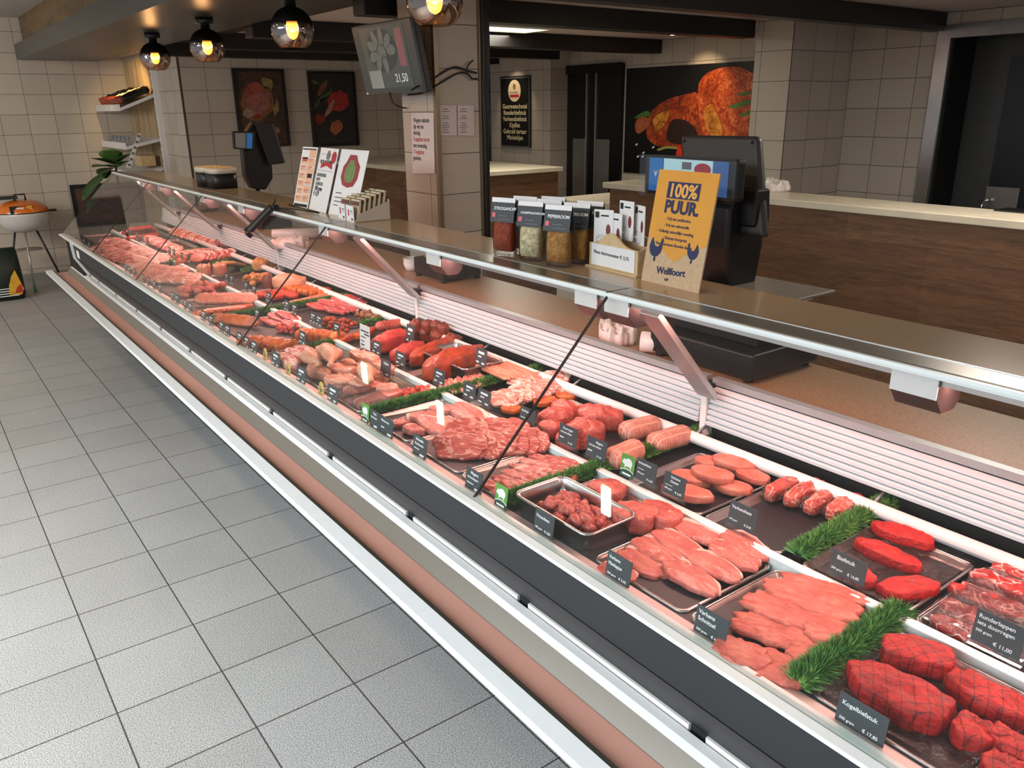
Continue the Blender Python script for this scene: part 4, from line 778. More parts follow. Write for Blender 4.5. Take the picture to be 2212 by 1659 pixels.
for x,y,w,lab in ((1052,880,.064,'at the leaning belly slices, right of two'),(1020,865,.062,'at the leaning belly slices, left of two'),(957,833,.064,'in front of the streaky strips'),(873,793,.066,'in front of the spiced roasts'),(822,768,.064,'in front of the red mince'),(733,727,.06,'beside the white paper card'),(699,708,.058,'behind the ham steaks, right of two'),(684,702,.058,'behind the ham steaks, left of two'),(649,682,.056,'at the end of the garland, right of two'),(632,674,.056,'at the end of the garland, left of two'),(594,655,.055,'at the pale chicken strips'),(562,640,.054,'at the bright red fillets, right of two'),(543,632,.054,'at the bright red fillets, left of two'),(520,616,.05,'at the brown nuggets, right of two'),(507,611,.05,'at the brown nuggets, left of two'),(405,565,.05,'at the stuffed tomatoes, third of three'),(387,557,.05,'at the stuffed tomatoes, second of three'),(374,553,.05,'at the stuffed tomatoes, first of three'),(325,530,.045,'on the middle rail at the far end, fifth'),(312,525,.045,'on the middle rail at the far end, fourth'),(300,519,.045,'on the middle rail at the far end, third'),(285,512,.045,'on the middle rail at the far end, second'),(272,507,.045,'on the middle rail at the far end, first')):
    rcard(x,y,'small slate price card '+lab,small(0),w=w,h=.046)
def acard(x,y,X,z,label,lines,**k): P=ax(x,y,X); card((X,P.y,z),label,lines,holder=True,**k)
acard(833,830,1.16,.80,'slate price card standing inside the chicken tray',[('Kipfilet',.012,.26,-.2),('-',.3,.84,.02,.045),('-',.18,.84,-.42,.03)],w=.066,h=.054)
acard(1038,788,1.42,.83,'slate price card in front of the pan of sausage sticks',small(0),w=.06,h=.056)
acard(884,728,1.42,.80,'slate price card between the red mince and the dark meatballs',small(0),w=.056,h=.07)
acard(555,690,1.10,.80,'slate price card left of the front ham steaks',small(0),w=.05,h=.045)
acard(653,745,1.10,.80,'slate price card in front of the yellow fillets, right of two',small(0),w=.06,h=.05)
acard(634,730,1.10,.80,'slate price card in front of the yellow fillets, left of two',small(0),w=.06,h=.06,yaw=-.5)
# white paper card
P=ax(788,755,1.26); t=card((1.262,P.y,.806),'tall white paper card with black print beside the red mince',[('-',.8,.26,-.4,.028),('-',.5,.38,-.05,.028),('-',.5,.52,-.4,.02),('100 gram',.0075,.72,-.4),('-',.35,.86,-.4,.03)],w=.078,h=.088,mat_='paper',ink='ink',lean=.05,name='paper_card')
# yellow chicken cards and green pig cards
yl=flat('yellow_card','#cfae62',.6,var=.05); gr=flat('leaf_green','#5f9c3f',.5,var=.03); dg=flat('dark_green','#1f4a3a',.5,var=.03)
def outline_mesh(pts,o,fx,up,s,nrm,th=.0004):
    m=MB(); m.poly([o+fx*(x*s)+up*(y*s) for x,y in pts],nrm*th); return m
for x,y,lab in ((702,852,'in front of the chicken thighs, right of three'),(637,806,'in front of the chicken thighs, middle of three'),(586,775,'in front of the bacon wrapped fillets, left of three')):
    P=az(x,y,.789); t=thing('chicken_card','yellow arched hen card '+lab,'card',(.941,P.y,.789)); fx=Vector((0,-1,0)); up=Vector((.14,0,.99)); nr=fx.cross(up)
    o0=Vector((0,0,.001)); outline_mesh([(-.55,0),(.55,0),(.5,.8),(.35,1.05),(.1,1.2),(-.25,1.15),(-.45,.95)],o0,fx,up,.036,nr,.001).build('card',yl,t)
    outline_mesh([(-.3,.35),(-.05,.2),(.25,.35),(.3,.65),(.15,.55),(-.05,.55),(-.2,.85),(-.3,.75)],o0+nr*.0012,fx,up,.036,nr).build('hen_mark',flat('olive_print','#6d6a28',.6,var=0),t)
pig=[(-.52,.52),(-.45,.62),(-.40,.60),(-.42,.78),(-.30,.70),(-.10,.82),(.12,.86),(.32,.76),(.42,.58),(.42,.40),(.34,.28),(.36,.12),(.26,.12),(.22,.26),(.05,.24),(-.12,.26),(-.14,.14),(-.24,.14),(-.26,.30),(-.36,.38),(-.46,.40)]
def pigcard(P,lab):
    t=thing('pig_card','green card with a white pig mark, '+lab,'card',tuple(P)); fx=Vector((0,-1,0)); up=Vector((.14,0,.99)); nr=fx.cross(up); o0=Vector((0,0,.001))
    outline_mesh([(-.5,0),(.5,0),(.5,1.25),(-.5,1.25)],o0,fx,up,.044,nr,.001).build('card',gr,t)
    outline_mesh([(-.5,0),(.5,0),(.5,.30),(.25,.40),(0,.43),(-.25,.40),(-.5,.30)],o0+nr*.0011,fx,up,.044,nr).build('lower_band',dg,t)
    outline_mesh([(-.5,.30),(-.25,.40),(0,.43),(.25,.40),(.5,.30),(.5,.34),(.25,.45),(0,.48),(-.25,.45),(-.5,.34)],o0+nr*.0012,fx,up,.044,nr).build('white_arc',M['chalk'],t)
    outline_mesh([(x*.8,y*.75+.42) for x,y in pig],o0+nr*.0013,fx,up,.044,nr).build('pig_mark',M['chalk'],t)
    m=MB(); m.obox(o0+nr*.0016+up*.0075,fx*.014,up*.0022,nr*.0002); m.build('print',M['chalk'],t)
pigcard((.941,az(1088,1096,.789).y,.789),'left of the deep steel pan')
pigcard((.941,az(795,912,.789).y,.789),'in front of the rib chops')
pigcard((1.250,az(1340,1036,.806).y,.806),'on the middle rail')
# ================================================================ things on and behind the counter
SH=1.2178; WT=.9255
def ag(x,y):
    """point of the sloping front glass"""
    d=_ray(x,y); n=Vector((G1.z-G0.z,0,-(G1.x-G0.x))); return CAM+d*((G0-CAM).dot(n)/d.dot(n))
def disc(c,fx,up,rx,ry,n=24): return [Vector(c)+fx*(rx*math.cos(2*math.pi*k/n))+up*(ry*math.sin(2*math.pi*k/n)) for k in range(n)]
def board(t,name,o,fx,up,w,h,th,m_):
    nr=fx.cross(up).normalized(); m=MB(); m.obox(o+fx*w/2+up*h/2-nr*th/2,fx*w/2,up*h/2,nr*th/2); ob=m.build(name,m_,t); return ob,nr
def art(t,name,o,fx,up,nr,pts,s,m_,lift=.0012,th=.0004):
    m=MB(); m.poly([o+fx*(x*s)+up*(y*s)+nr*lift for x,y in pts],nr*th); return m.build(name,m_,t)
def bar(t,o,fx,up,nr,x,y,w,h,m_,lift=.0012,name='print'):
    m=MB(); m.obox(o+fx*(x+w/2)+up*(y+h/2)+nr*lift,fx*w/2,up*h/2,nr*.0002); return m.build(name,m_,t)
navy=flat('navy_print','#262a52',.6,var=0); org=flat('orange_card','#dd9a35',.55,var=.04); kraft=flat('kraft_paper','#c8aa86',.7,var=.12,vs_=120); orl=flat('orange_letters','#e8ab52',.6,var=0)
redp=flat('red_print','#b8323a',.6,var=0); greyp=flat('grey_print','#77777a',.6,var=0)

# orange chicken sign
A=Vector((1.481,1.442,SH)); Bv=Vector((1.470,1.243,SH)); fx=(Bv-A).normalized(); up=Vector((.050,0,.272)); hS=up.length; up=up.normalized(); wS=(Bv-A).length
t=thing('counter_sign','orange and brown leaning counter sign reading 100% PUUR with two blue hens','sign',tuple((A+Bv)/2))
o=Vector(A)-(A+Bv)/2; _,nr=board(t,'sign_board',o,fx,up,wS,hS,.004,kraft)
W_=wS
art(t,'orange_field',o,fx,up,nr,[(0,.115),(.03,.098),(.06,.082),(.085,.068),(.105,.062),(.125,.074),(.15,.092),(.17,.098),(W_,.112),(W_,hS),(0,hS)],1,org,.0003)
bar(t,o,fx,up,nr,.040,.210,.108,.040,navy,.0010,'navy_box')
text('lettering','100%',.044,frame(o+fx*.045+up*.2145+nr*.0016,fx,up),orl,t,.03); text('lettering','PUUR.',.042,frame(o+fx*.040+up*.176+nr*.0012,fx,up),navy,t,.04)
for i,s in enumerate(('Vrij van antibiotica','Vrij van salmonella','Volledig natuurlijke voeding','Kleinste footprint','Van duurzame Benelux farms')):
    text('lettering','✓ '+s if False else '- '+s,(.0105),frame(o+fx*(.050,.048,.028,.052,.024)[i]+up*(.158-i*.0155)+nr*.0012,fx,up),navy,t,.01)
hen=[(-.42,.30),(-.48,.55),(-.40,.85),(-.30,1.0),(-.22,.80),(-.15,.62),(.05,.55),(.20,.62),(.28,.85),(.30,.98),(.38,1.02),(.42,.92),(.50,.86),(.42,.82),(.42,.55),(.34,.28),(.15,.10),(.02,.05),(.06,-.12),(.0,-.20),(-.08,-.10),(-.06,.04),(-.28,.12)]
art(t,'hen_mark',o+fx*.035+up*.062,fx,up,nr,hen,.050,navy); art(t,'hen_mark',o+fx*.158+up*.072,fx,up,nr,[(-x,y) for x,y in hen],.040,navy)
text('lettering','Wellfoort',.024,frame(o+fx*.050+up*.026+nr*.0012,(fx+up*.05),up),navy,t,.02); text('lettering','KIP',.009,frame(o+fx*.082+up*.012+nr*.0012,fx,up),navy,t,.01)
m=MB(); m.poly([Vector((.012,-.02,0)),Vector((.10,-.02,0)),Vector((.045,-.02,.17))],(0,.003,0)); m.build('rear_stay',kraft,t)

# wooden holder with meat thermometers
t=thing('thermometer_holder','pale wooden holder of white thermometer cards with a price label','holder',(1.508,1.575,SH),-.06)
pw=wood('pale_wood',hexc('#c9a878'),hexc('#e2c79c'),(6,40,6),.5)
pf=[(-.10,.0)]+[(-.10+.2*u,.062+.034*math.exp(-((u-.45)/.22)**2)) for u in [i/16 for i in range(17)]]+[(.10,.0)]
m=MB(); m.poly([(-.002,-y,z+.004) for y,z in pf],(.006,0,0)); m.build('front_board',pw,t)
m=MB(); m.poly([(.060,-y,(z*1.35)+.004) for y,z in pf],(.006,0,0)); m.build('rear_board',pw,t)
m=MB(); m.box(-.012,.075,-.106,.106,0,.004); m.build('base',pw,t)
for y in (-.1,.095): m=MB(); m.poly([(.004,y,.004),(.060,y,.004),(.060,y,.085),(.004,y,.064)],(0,.005,0)); m.build('side_board',pw,t)
m=MB(); m.box(-.0045,-.0022,-.090,.088,.008,.066); m.build('price_label',M['paper'],t)
text('lettering','Vlees thermometer € 3,75',.0135,frame(Vector((-.0052,.078,.040)),(0,-1,-.02),(0,0,1)),M['ink'],t,.0,sx=1.0)
for i,(x,y,z,yw,lab) in enumerate(((.020,.062,.052,.3,'leftmost in the wooden holder'),(.030,.028,.045,-.1,'lowest in the wooden holder'),(.045,.0,.078,-.1,'standing highest in the wooden holder'),(.050,-.045,.070,-.35,'half hidden by the orange sign'))):
    c=thing('thermometer_card','white blister card with a small meat picture, '+lab,'blister card',(1.508+x,1.575+y,SH+z),yw,'thermometer cards')
    m=MB(); m.obox((0,0,.052),(0,.030,0),(0,0,.052),(.0008,0,0)); m.build('card',M['paper'],c)
    m=MB(); m.obox((-.0012,.020,.090),(0,.006,0),(0,0,.008),(.0003,0,0)); m.build('print',M['ink'],c); m=MB(); m.obox((-.0012,-.004,.088),(0,.012,0),(0,0,.002),(.0003,0,0)); m.build('print',M['ink'],c)
    m=MB(); m.poly([Vector((-.0012,-.015+.007*math.cos(a),.050+.016*math.sin(a))) for a in [k*.5236 for k in range(12)]],(-.0003,0,0)); m.build('meat_picture',flat('meat_print','#7d3634',.6,var=.1),c)
    m=MB(); m.lathe([(0,0),(.016,.0),(.018,.006),(.012,.016),(0,.018)],(-.0,.004,.020),14,axis='x'); m.v=[(-x,y,z_) for x,y,z_ in m.v]; m.build('clear_bubble',M['acrylic'],c)

# spice bags
dk=flat('charcoal_header','#34363a',.55,var=.04); pk=flat('pink_square','#d85a6c',.5,var=0)
def spicebag(P,yaw,name_,col,lab,group='spice bags in front of the column'):
    t=thing('spice_bag',lab,'spice bag',tuple(P),yaw,group); w=.034
    # filled pouch
    m=MB(); V=[]; Z_=[(0,.014,.95),(.004,.018,1),(.04,.020,1),(.075,.016,1.0),(.092,.006,.95)]
    for z,d,k in Z_:
        for j in range(16):
            a=2*math.pi*j/16; V.append((d*math.copysign(abs(math.cos(a))**.6,math.cos(a)),w*k*math.copysign(abs(math.sin(a))**.5,math.sin(a)),z+.012))
    n=16; m.add(V,[(i*n+k,i*n+(k+1)%n,(i+1)*n+(k+1)%n,(i+1)*n+k) for i in range(len(Z_)-1) for k in range(n)]+[tuple(range(n))[::-1],tuple(range((len(Z_)-1)*n,len(Z_)*n))],0,True); m.build('spice_filling',col,t)
    m=MB(); V2=[(x*1.12,y*1.10,(z-.012)*1.25) for x,y,z in V]; m.add(V2,[(i*n+k,i*n+(k+1)%n,(i+1)*n+(k+1)%n,(i+1)*n+k) for i in range(len(Z_)-1) for k in range(n)],0,True); m.build('clear_bag',M['bagfilm'],t)
    m=MB()
    for sx in (-1,1): m.poly([Vector((sx*.0145,-.043,.098)),Vector((sx*.0145,.043,.098)),Vector((0,.043,.168)),Vector((0,-.043,.168))],(sx*.0008,0,0))
    m.build('header_card',dk,t)
    f_=Vector((0,-1,0)); u_=Vector((.0145,0,.070)).normalized(); nr=f_.cross(u_); o_=Vector((-.0153,.043,.098))
    bar(t,o_,f_,u_,nr,0,.058,.086,.0135,M['paper'],.0006,'top_strip'); bar(t,o_,f_,u_,nr,.006,.014,.012,.013,pk,.0006,'pink_square')
    text('lettering',name_,.0125 if len(name_)<11 else .0088,frame(o_+f_*.012+u_*.036+nr*.0012,f_,u_),M['chalk'],t,.02)
    bar(t,o_,f_,u_,nr,.030,.018,.03,.0015,greyp,.0006); bar(t,o_,f_,u_,nr,.030,.008,.045,.0012,greyp,.0006)
paprika=flat('paprika_spice','#a8401a',.8,var=.25,vs_=200); cream=flat('cream_spice','#f0e0b0',.8,var=.12,vs_=200); brownsp=flat('brown_spice','#c88c40',.8,var=.3,vs_=220); dksp=flat('dark_red_spice','#5c2218',.8,var=.2,vs_=200)
for x,y,yw,nm,c,lab in ((1.440,1.975,.30,'STROGANOFF',paprika,'clear bag of orange red spice, leftmost in the front row of spice bags'),(1.440,1.845,.30,'CHAMPIGNONROOM',cream,'clear bag of cream coloured spice, middle of the front row'),(1.440,1.722,.30,'PEPERROOM',brownsp,'clear bag of brown spice, rightmost of the front row'),
    (1.512,1.965,.30,'STROGANOFF',dksp,'bag of dark red spice behind the orange red one'),(1.512,1.850,.30,'CHAMPIGNONROOM',cream,'bag of cream spice behind the front cream one'),(1.512,1.728,.30,'PEPERROOM',brownsp,'bag of brown spice behind the front brown one'),(1.568,1.735,.30,'PEPERROOM',brownsp,'hindmost bag of brown spice beside the wooden holder'),(1.568,1.90,.30,'CHAMPIGNONROOM',cream,'hindmost bag of cream spice')):
    spicebag((x,y,SH),yw,nm,c,lab)

# box of seasoning packets
t=thing('packet_display','open cardboard display box of small seasoning packets beside the leaflets','display box',(1.50,3.02,SH),-.08)
cb=flat('grey_card','#b5aca2',.65,var=.05); 
m=MB(); m.poly([(-.075,-.088,0),(.075,-.088,0),(.075,-.088,.075),(-.06,-.088,.030)],(0,.003,0)); m.poly([(-.075,.085,0),(.075,.085,0),(.075,.085,.075),(-.06,.085,.030)],(0,.003,0)); m.box(-.075,.075,-.088,.088,0,.003); m.box(.072,.075,-.088,.088,0,.08); m.build('box',cb,t)
for y0,y1 in ((.010,.088),(-.080,-.002)):
    m=MB(); m.box(-.078,-.075,y0,y1,0,.062); m.build('front_card',M['paper'],t)
    for a_,b_,c_,d_,mm in ((.01,.024,.006,.014,M['ink']),(.045,.056,.022,.046,redp),(.008,.035,.040,.043,M['ink']),(.008,.030,.032,.034,greyp)): m=MB(); m.box(-.0785,-.078,y0+a_,y0+b_,c_,d_); m.build('print',mm,t)
for r_ in range(6):
    for cidx in range(2):
        p=D.objects.new('seasoning_packet',None); 
        m=MB(); yy=(.044,-.044)[cidx]; m.obox((-.058+r_*.022,yy,.046+r_*.006),(0,.036,0),(.006,0,.034),(.004,0,-.0005)); q=m.build('seasoning_packet',flat('packet_cream','#c9bca0',.6,var=.1) if r_==0 and cidx==0 else D.materials['packet_cream'],None,Matrix.Translation((1.50,3.02,SH+.004)))
        D.objects.remove(p)
        tag(q,'small cream seasoning packet in the cardboard display box','packet','seasoning packets')
        m=MB(); m.obox((-.062+r_*.022,yy-.002,.066+r_*.006),(0,.032,0),(.0016,0,.008),(.0005,0,0)); pr_=m.build('packet_print',flat('brown_print','#6b4436',.6,var=.2) if r_==0 and cidx==0 else D.materials['brown_print'],q)

# leaflet boards
def leaf(A,Bv,hgt,lean,lab):
    A=Vector((*A,SH)); Bv=Vector((*Bv,SH)); c=(A+Bv)/2; fx=(Bv-A).normalized(); up=Vector((lean,0,hgt)); h=up.length; up=up.normalized()
    t=thing('leaflet_stand',lab,'leaflet stand',tuple(c)); o=A-c; _,nr=board(t,'leaflet',o,fx,up,(Bv-A).length,h,.0015,M['paper'])
    _,_n=board(t,'clear_cover',o-nr*.004,fx,up,(Bv-A).length,h,.0015,M['acrylic']); m=MB(); m.poly([o+fx*.02+Vector((.01,0,0)),o+fx*.02+Vector((.10,0,0)),o+fx*.02+up*h*.55],fx*.003); m.build('rear_foot',M['acrylic'],t)
    return t,o,fx,up,nr,(Bv-A).length,h
t,o,fx,up,nr,w,h=leaf((1.450,3.640),(1.462,3.505),.262,.075,'narrow leaflet with orange menu columns, leftmost of three boards')
peach=flat('peach_field','#eab795',.6,var=.03)
for i in range(6): bar(t,o,fx,up,nr,w*.06,h*(.10+.125*i),w*.42,h*.11,peach,.0005,'menu_field'); bar(t,o,fx,up,nr,w*.52,h*(.10+.145*i),w*.44,h*.13,peach,.0005,'menu_field')
for i in range(6):
    for x_ in (.09,.56): bar(t,o,fx,up,nr,w*x_,h*(.17+.125*i),w*.28,h*.010,redp,.001); bar(t,o,fx,up,nr,w*x_,h*(.14+.125*i),w*.20,h*.006,greyp,.001)
bar(t,o,fx,up,nr,w*.04,h*.02,w*.9,h*.045,M['ink'],.0005); bar(t,o,fx,up,nr,w*.04,h*.955,w*.9,h*.02,M['ink'],.0005); bar(t,o,fx,up,nr,w*.12,h*.80,w*.36,h*.03,M['ink'],.001); bar(t,o,fx,up,nr,w*.16,h*.77,w*.3,h*.02,redp,.001); bar(t,o,fx,up,nr,w*.62,h*.50,w*.3,h*.07,M['ink'],.001)
t,o,fx,up,nr,w,h=leaf((1.466,3.500),(1.452,3.290),.262,.085,'white leaflet with a butcher logo and a price of 4,39, middle of three boards')
for q in ((.06,.64,.86,.004),(.06,.90,.86,.004)): bar(t,o,fx,up,nr,w*q[0],h*q[1],w*q[2],h*.004,M['ink'],.0006)
text('lettering','DE SLACHTERIJ',.021,frame(o+fx*w*.12+up*h*.755+nr*.0012,fx,up),M['ink'],t,.02); art(t,'red_ribbon',o+fx*w*.52+up*h*.70,fx,up,nr,[(-.40,-.04),(-.38,.08),(0,.14),(.38,.08),(.40,-.04),(.30,-.02),(0,.04),(-.30,-.02)],.17,redp)
t_=t
art(t,'logo_figure',o+fx*w*.52+up*h*.82,fx,up,nr,[(-.1,0),(-.14,.12),(-.06,.24),(.06,.24),(.14,.12),(.1,0)],.16,greyp); m=MB(); m.poly([p+nr*.0012 for p in disc(o+fx*w*.84+up*h*.86,fx,up,.026,.026)],nr*.0004); m.build('red_seal',redp,t)
for s,z_,sz in (('KALFSOESTERS',.545,.020),('KALFS',.475,.020),('SCHNITZELS',.405,.020),('100 gram',.32,.030),('€ 4,39',.235,.030)): text('lettering',s,sz,frame(o+fx*w*.10+up*h*z_+nr*.0012,fx,up),M['ink'],t,.0,sx=.8)
t,o,fx,up,nr,w,h=leaf((1.462,3.285),(1.476,3.060),.262,.085,'white leaflet with a red and green salad platter picture, rightmost of three boards')
ov=[(-.30,.55),(-.18,.95),(.18,.95),(.32,.6),(.48,.35),(.46,-.35),(.30,-.75),(.0,-.85),(-.32,-.72),(-.48,-.3),(-.44,.3)]
art(t,'platter_picture',o+fx*w*.50+up*h*.66,fx,up,nr,[(x,y*.52) for x,y in ov],.145,flat('platter_red','#9b3a40',.6,var=.25,vs_=90)); art(t,'salad_picture',o+fx*w*.50+up*h*.66,fx,up,nr,[(x*.6,y*.36) for x,y in ov],.145,flat('salad_green','#6f8a52',.6,var=.4,vs_=110),.0017)
for z_,ww in ((.33,.22),(.26,.42),(.20,.40),(.14,.2)): bar(t,o,fx,up,nr,w*.12,h*z_,w*ww,h*.012,M['ink'],.0008)

# two-lobed container
t=thing('ice_bucket','black two-lobed tub with a cream rim and pale wooden lid on the far shelf','tub',(1.505,4.91,SH)); tubb=flat('tub_black','#1d1f20',.35,var=.05); creamr=flat('cream_rim','#d8cfbf',.4,var=.03)
def tub(x0,x1,y0,y1): 
    for z0,z1,mm,nm,e in ((0,.083,tubb,'tub_body',.0),(.083,.110,creamr,'rim',.003),(.110,.114,D.materials['pale_wood'],'wooden_lid',-.004)):
        L=[]; 
        for dz,ee in ((z0,e),(z1,e)): L+=rrect(x0-ee,x1+ee,y0-ee,y1+ee,.045,dz,6)
        n=len(L)//2; m=MB(); m.add(L,[(k,(k+1)%n,n+(k+1)%n,n+k) for k in range(n)],0,True); m.add(L,[tuple(range(n))[::-1],tuple(range(n,2*n))]); m.build(nm,mm,t)
tub(-.075,.07,.02,.165); tub(-.06,.085,-.15,.03)

# dark handset hanging over the glass with its cable
a=ag(594,452)+Vector((-.012,0,.012)); b=ag(540,508)+Vector((-.012,0,.012)); c=(a+b)/2; d=(b-a)/2; sd=Vector((0,1,0)); sd=(sd-d.normalized()*sd.dot(d.normalized())).normalized(); nn=d.normalized().cross(sd)
t=thing('hand_scanner','black hand scanner hanging from the top rail over the front glass','scanner',tuple(c))
m=MB(); m.obox((0,0,0),d,sd*.024,nn*.012); bevel(m.build('body',M['black'],t),.008,3)
m=MB(); m.obox(d*.93+nn*.004,d*.16,sd*.030,nn*.016); bevel(m.build('head',M['black'],t),.006,3)
m=MB(); m.lathe([(0,0),(.004,.001),(.004,.004),(0,.005)],tuple(d*1.05-sd*.018-nn*.016),10); m.build('red_light',flat('red_led','#ff4a20',.4,emit=3,var=0),t)
a2=a-c; pts=[a2,a2+Vector((.02,-.0,.03)),Vector((1.312,a.y-.02,1.235))-c,Vector((1.36,a.y-.10,1.232))-c,Vector((1.42,a.y-.25,1.224))-c,Vector((1.452,3.70,1.222))-c]
m=MB(); m.tube(pts,.0035,8); m.build('cable',M['black'],t); m=MB(); m.obox(Vector((1.316,a.y-.03,1.236))-c,(.012,0,0),(0,.012,0),(0,0,.010)); m.build('rail_clip',M['black'],t)

# rolls of plastic bags and crumpled film on the worktop
pb=flat('plastic_bag_white','#e8ddd8',.35,var=.06,vs_=40,bump=.6)
def roll(p,q,r,lab):
    a=az(*p,WT+r); b=az(*q,WT+r); t=thing('bag_roll',lab,'bag roll',((a.x+b.x)/2,(a.y+b.y)/2,WT)); d=(b-a)/2; d.z=0
    m=MB(); m.tube([-d+Vector((0,0,r)),d+Vector((0,0,r))],r,20); m.build('plastic_roll',pb,t); m=MB(); m.tube([-d*1.02+Vector((0,0,r)),d*1.02+Vector((0,0,r))],r*.5,14); m.build('cardboard_core',flat('cardboard_core','#8d7562',.7),t)
def crumple(P,L_,W2,H2,lab,seed,name='plastic_bag',cat='plastic bag',mm=None,ang=0):
    m=blob(L_,W2,H2,seed=seed,e=2.4,rough=.25,lump=.38,dome=.2,nf=3.5,nu=48); o=m.build(name,mm or pb); o.location=P; o.rotation_euler=(0,0,ang); tag(o,lab,cat); return o
roll((588,507),(725,502),.030,'long roll of thin plastic bags lying on the worktop below the leaflets')
roll((1385,738),(1440,742),.032,'short roll of plastic bags beside the big black scale')
P=az(630,535,WT); crumple((P.x,P.y,WT),.20,.11,.045,'loose crumpled end of the plastic bag roll',3,ang=-.6)
P=az(1330,735,WT); crumple((P.x,P.y,WT),.17,.10,.05,'crumpled white plastic bag beside the short roll',5,ang=1.2)
# tape dispenser seen through the far glass
P=ax(448,441,1.84); tz=P.z-WT; t=thing('tape_dispenser','small tape dispenser on the worktop below the black tub','tape dispenser',(P.x,P.y,WT),.4)
m=MB(); m.box(-.05,.08,-.02,.02,0,.02); m.box(-.008,.008,-.02,-.016,.02,tz); m.build('base',M['black'],t); m=MB(); m.lathe([(.016,-.014),(.034,-.014),(.034,.014),(.016,.014),(.016,-.014)],(0,0,tz),20,axis='y'); m.build('tape_roll',flat('tape_brown','#8a6c5c',.4),t)

# checkout scale, near
def scale(x0,x1,y0,y1,h,lab,platter=None):
    c=((x0+x1)/2,(y0+y1)/2,WT); t=thing('counter_scale',lab,'scale',c); X,Y=(x1-x0)/2,(y1-y0)/2
    m=MB(); m.box(-X,X,-Y,Y,.012,h); bevel(m.build('body',M['black'],t),.008,3)
    for sx in (-1,1):
        for sy in (-1,1): m=MB(); m.lathe([(0,0),(.014,0),(.014,.013),(0,.013)],(sx*X*.85,sy*Y*.85,0),12); m.build('foot',M['black_matt'],t)
    return t
t=scale(1.73,2.03,1.262,1.64,.085,'big black checkout scale with two screens behind the orange sign')
c=Vector((1.88,1.451,WT))
m=MB(); m.box(-.09,.12,-.15,.15,.085,.19); bevel(m.build('pedestal',M['black'],t),.006)
m=MB(); m.prism([(-.06,.205),(-.06,.213),(.20,.213),(.20,.205)],-.19,.13); bevel(m.build('platter',flat('platter_steel','#a3a098',.2,.4,var=.04),t),.003); m=MB(); m.tube([(-.03,-.16,.196),(.19,-.16,.196),(.21,-.14,.196),(.21,.12,.196)],.005,8); m.build('platter_frame',M['chrome'],t)
m=MB(); m.tube([(.05,.13,.08),(.05,.13,.25)],.010,12); m.build('pole',M['chrome'],t)
col=[(.0,.03),(.06,.03),(.09,.07),(.11,.25),(.10,.42),(.05,.50),(-.03,.50),(-.06,.42),(-.06,.25),(-.03,.07)]
m=MB(); m.prism([(x+.04,z*.66+.16) for x,z in col],.03,.19); bevel(m.build('column',M['black'],t),.012,3)
m=MB(); m.prism([(x,z) for x,z in ((.03,.39),(.08,.36),(.10,.40),(.09,.49),(.03,.49))],-.02,.08); bevel(m.build('side_arm',M['black'],t),.006)
# operator screen (seen from behind) and customer display
a=ax(1476,292,1.98)-c; b=ax(1643,295,1.98)-c; e=ax(1657,505,1.93)-c; f=ax(1490,500,1.93)-c; fx=(b-a).normalized(); up=((a+b)/2-(e+f)/2); hh=up.length; up=up.normalized(); ww=(b-a).length
o=(e+f)/2-fx*ww/2; m=MB(); nr=fx.cross(up).normalized(); m.obox(o+fx*ww/2+up*hh/2,fx*ww/2,up*hh/2,nr*.016); bevel(m.build('operator_screen',flat('screen_back','#2c2c2c',.45,var=.05),t),.012,3)
for u,v in ((.06,.93),(.94,.93)): m=MB(); m.lathe([(0,0),(.005,0),(.005,.002),(0,.003)],(0,0,0),10); ob=m.build('screw',M['black_matt'],t); ob.matrix_basis=frame(o+fx*ww*u+up*hh*v+nr*.0155,fx,up)
a=ax(1390,334,1.80)-c; b=ax(1592,346,1.80)-c; e=ax(1590,442,1.80)-c; f=ax(1388,417,1.80)-c; fx=(b-a).normalized(); hh=(a-f).length; up=Vector((0,0,1)); o=Vector((f.x,f.y,f.z)); ww=(b-a).length; nr=fx.cross(up).normalized()
m=MB(); m.obox(o+fx*ww/2+up*hh/2-nr*.022,fx*ww/2,up*hh/2,nr*.02); bevel(m.build('customer_display',M['black'],t),.010,3)
def lit(name,c_,e): return flat(name,c_,.3,emit=e,var=.08,vs_=8)
for x0,x1,mm,nm in ((.07,.225,lit('screen_blue','#2a6aa8',.35),'blue_screen'),(.235,.76,lit('screen_pale','#a8cdd2',.45),'pale_screen'),(.765,.92,lit('screen_dark_blue','#3a5f9a',.3),'blue_screen')):
    m=MB(); m.obox(o+fx*ww*(x0+x1)/2+up*hh*.52-nr*.0005,fx*ww*(x1-x0)/2,up*hh*.42,nr*.001); m.build(nm,mm,t)
m=MB(); m.poly([p+nr*.001 for p in disc(o+fx*ww*.66+up*hh*.72,fx,up,.030,.017)],nr*.0004); m.build('red_seal',redp,t); bar(t,o,fx,up,nr,ww*.44,hh*.70,.035,.02,greyp,.0012); art(t,'white_mark',o+fx*ww*.15+up*hh*.55,fx,up,nr,[(-.4,.5),(0,-.5),(.4,.5),(0,.1)],.022,M['chalk'])
m=MB(); m.obox(o+fx*ww*.5+up*hh*.5+nr*.012,fx*ww*.51,up*hh*.52,nr*.002); m.build('clear_hood',M['acrylic'],t)
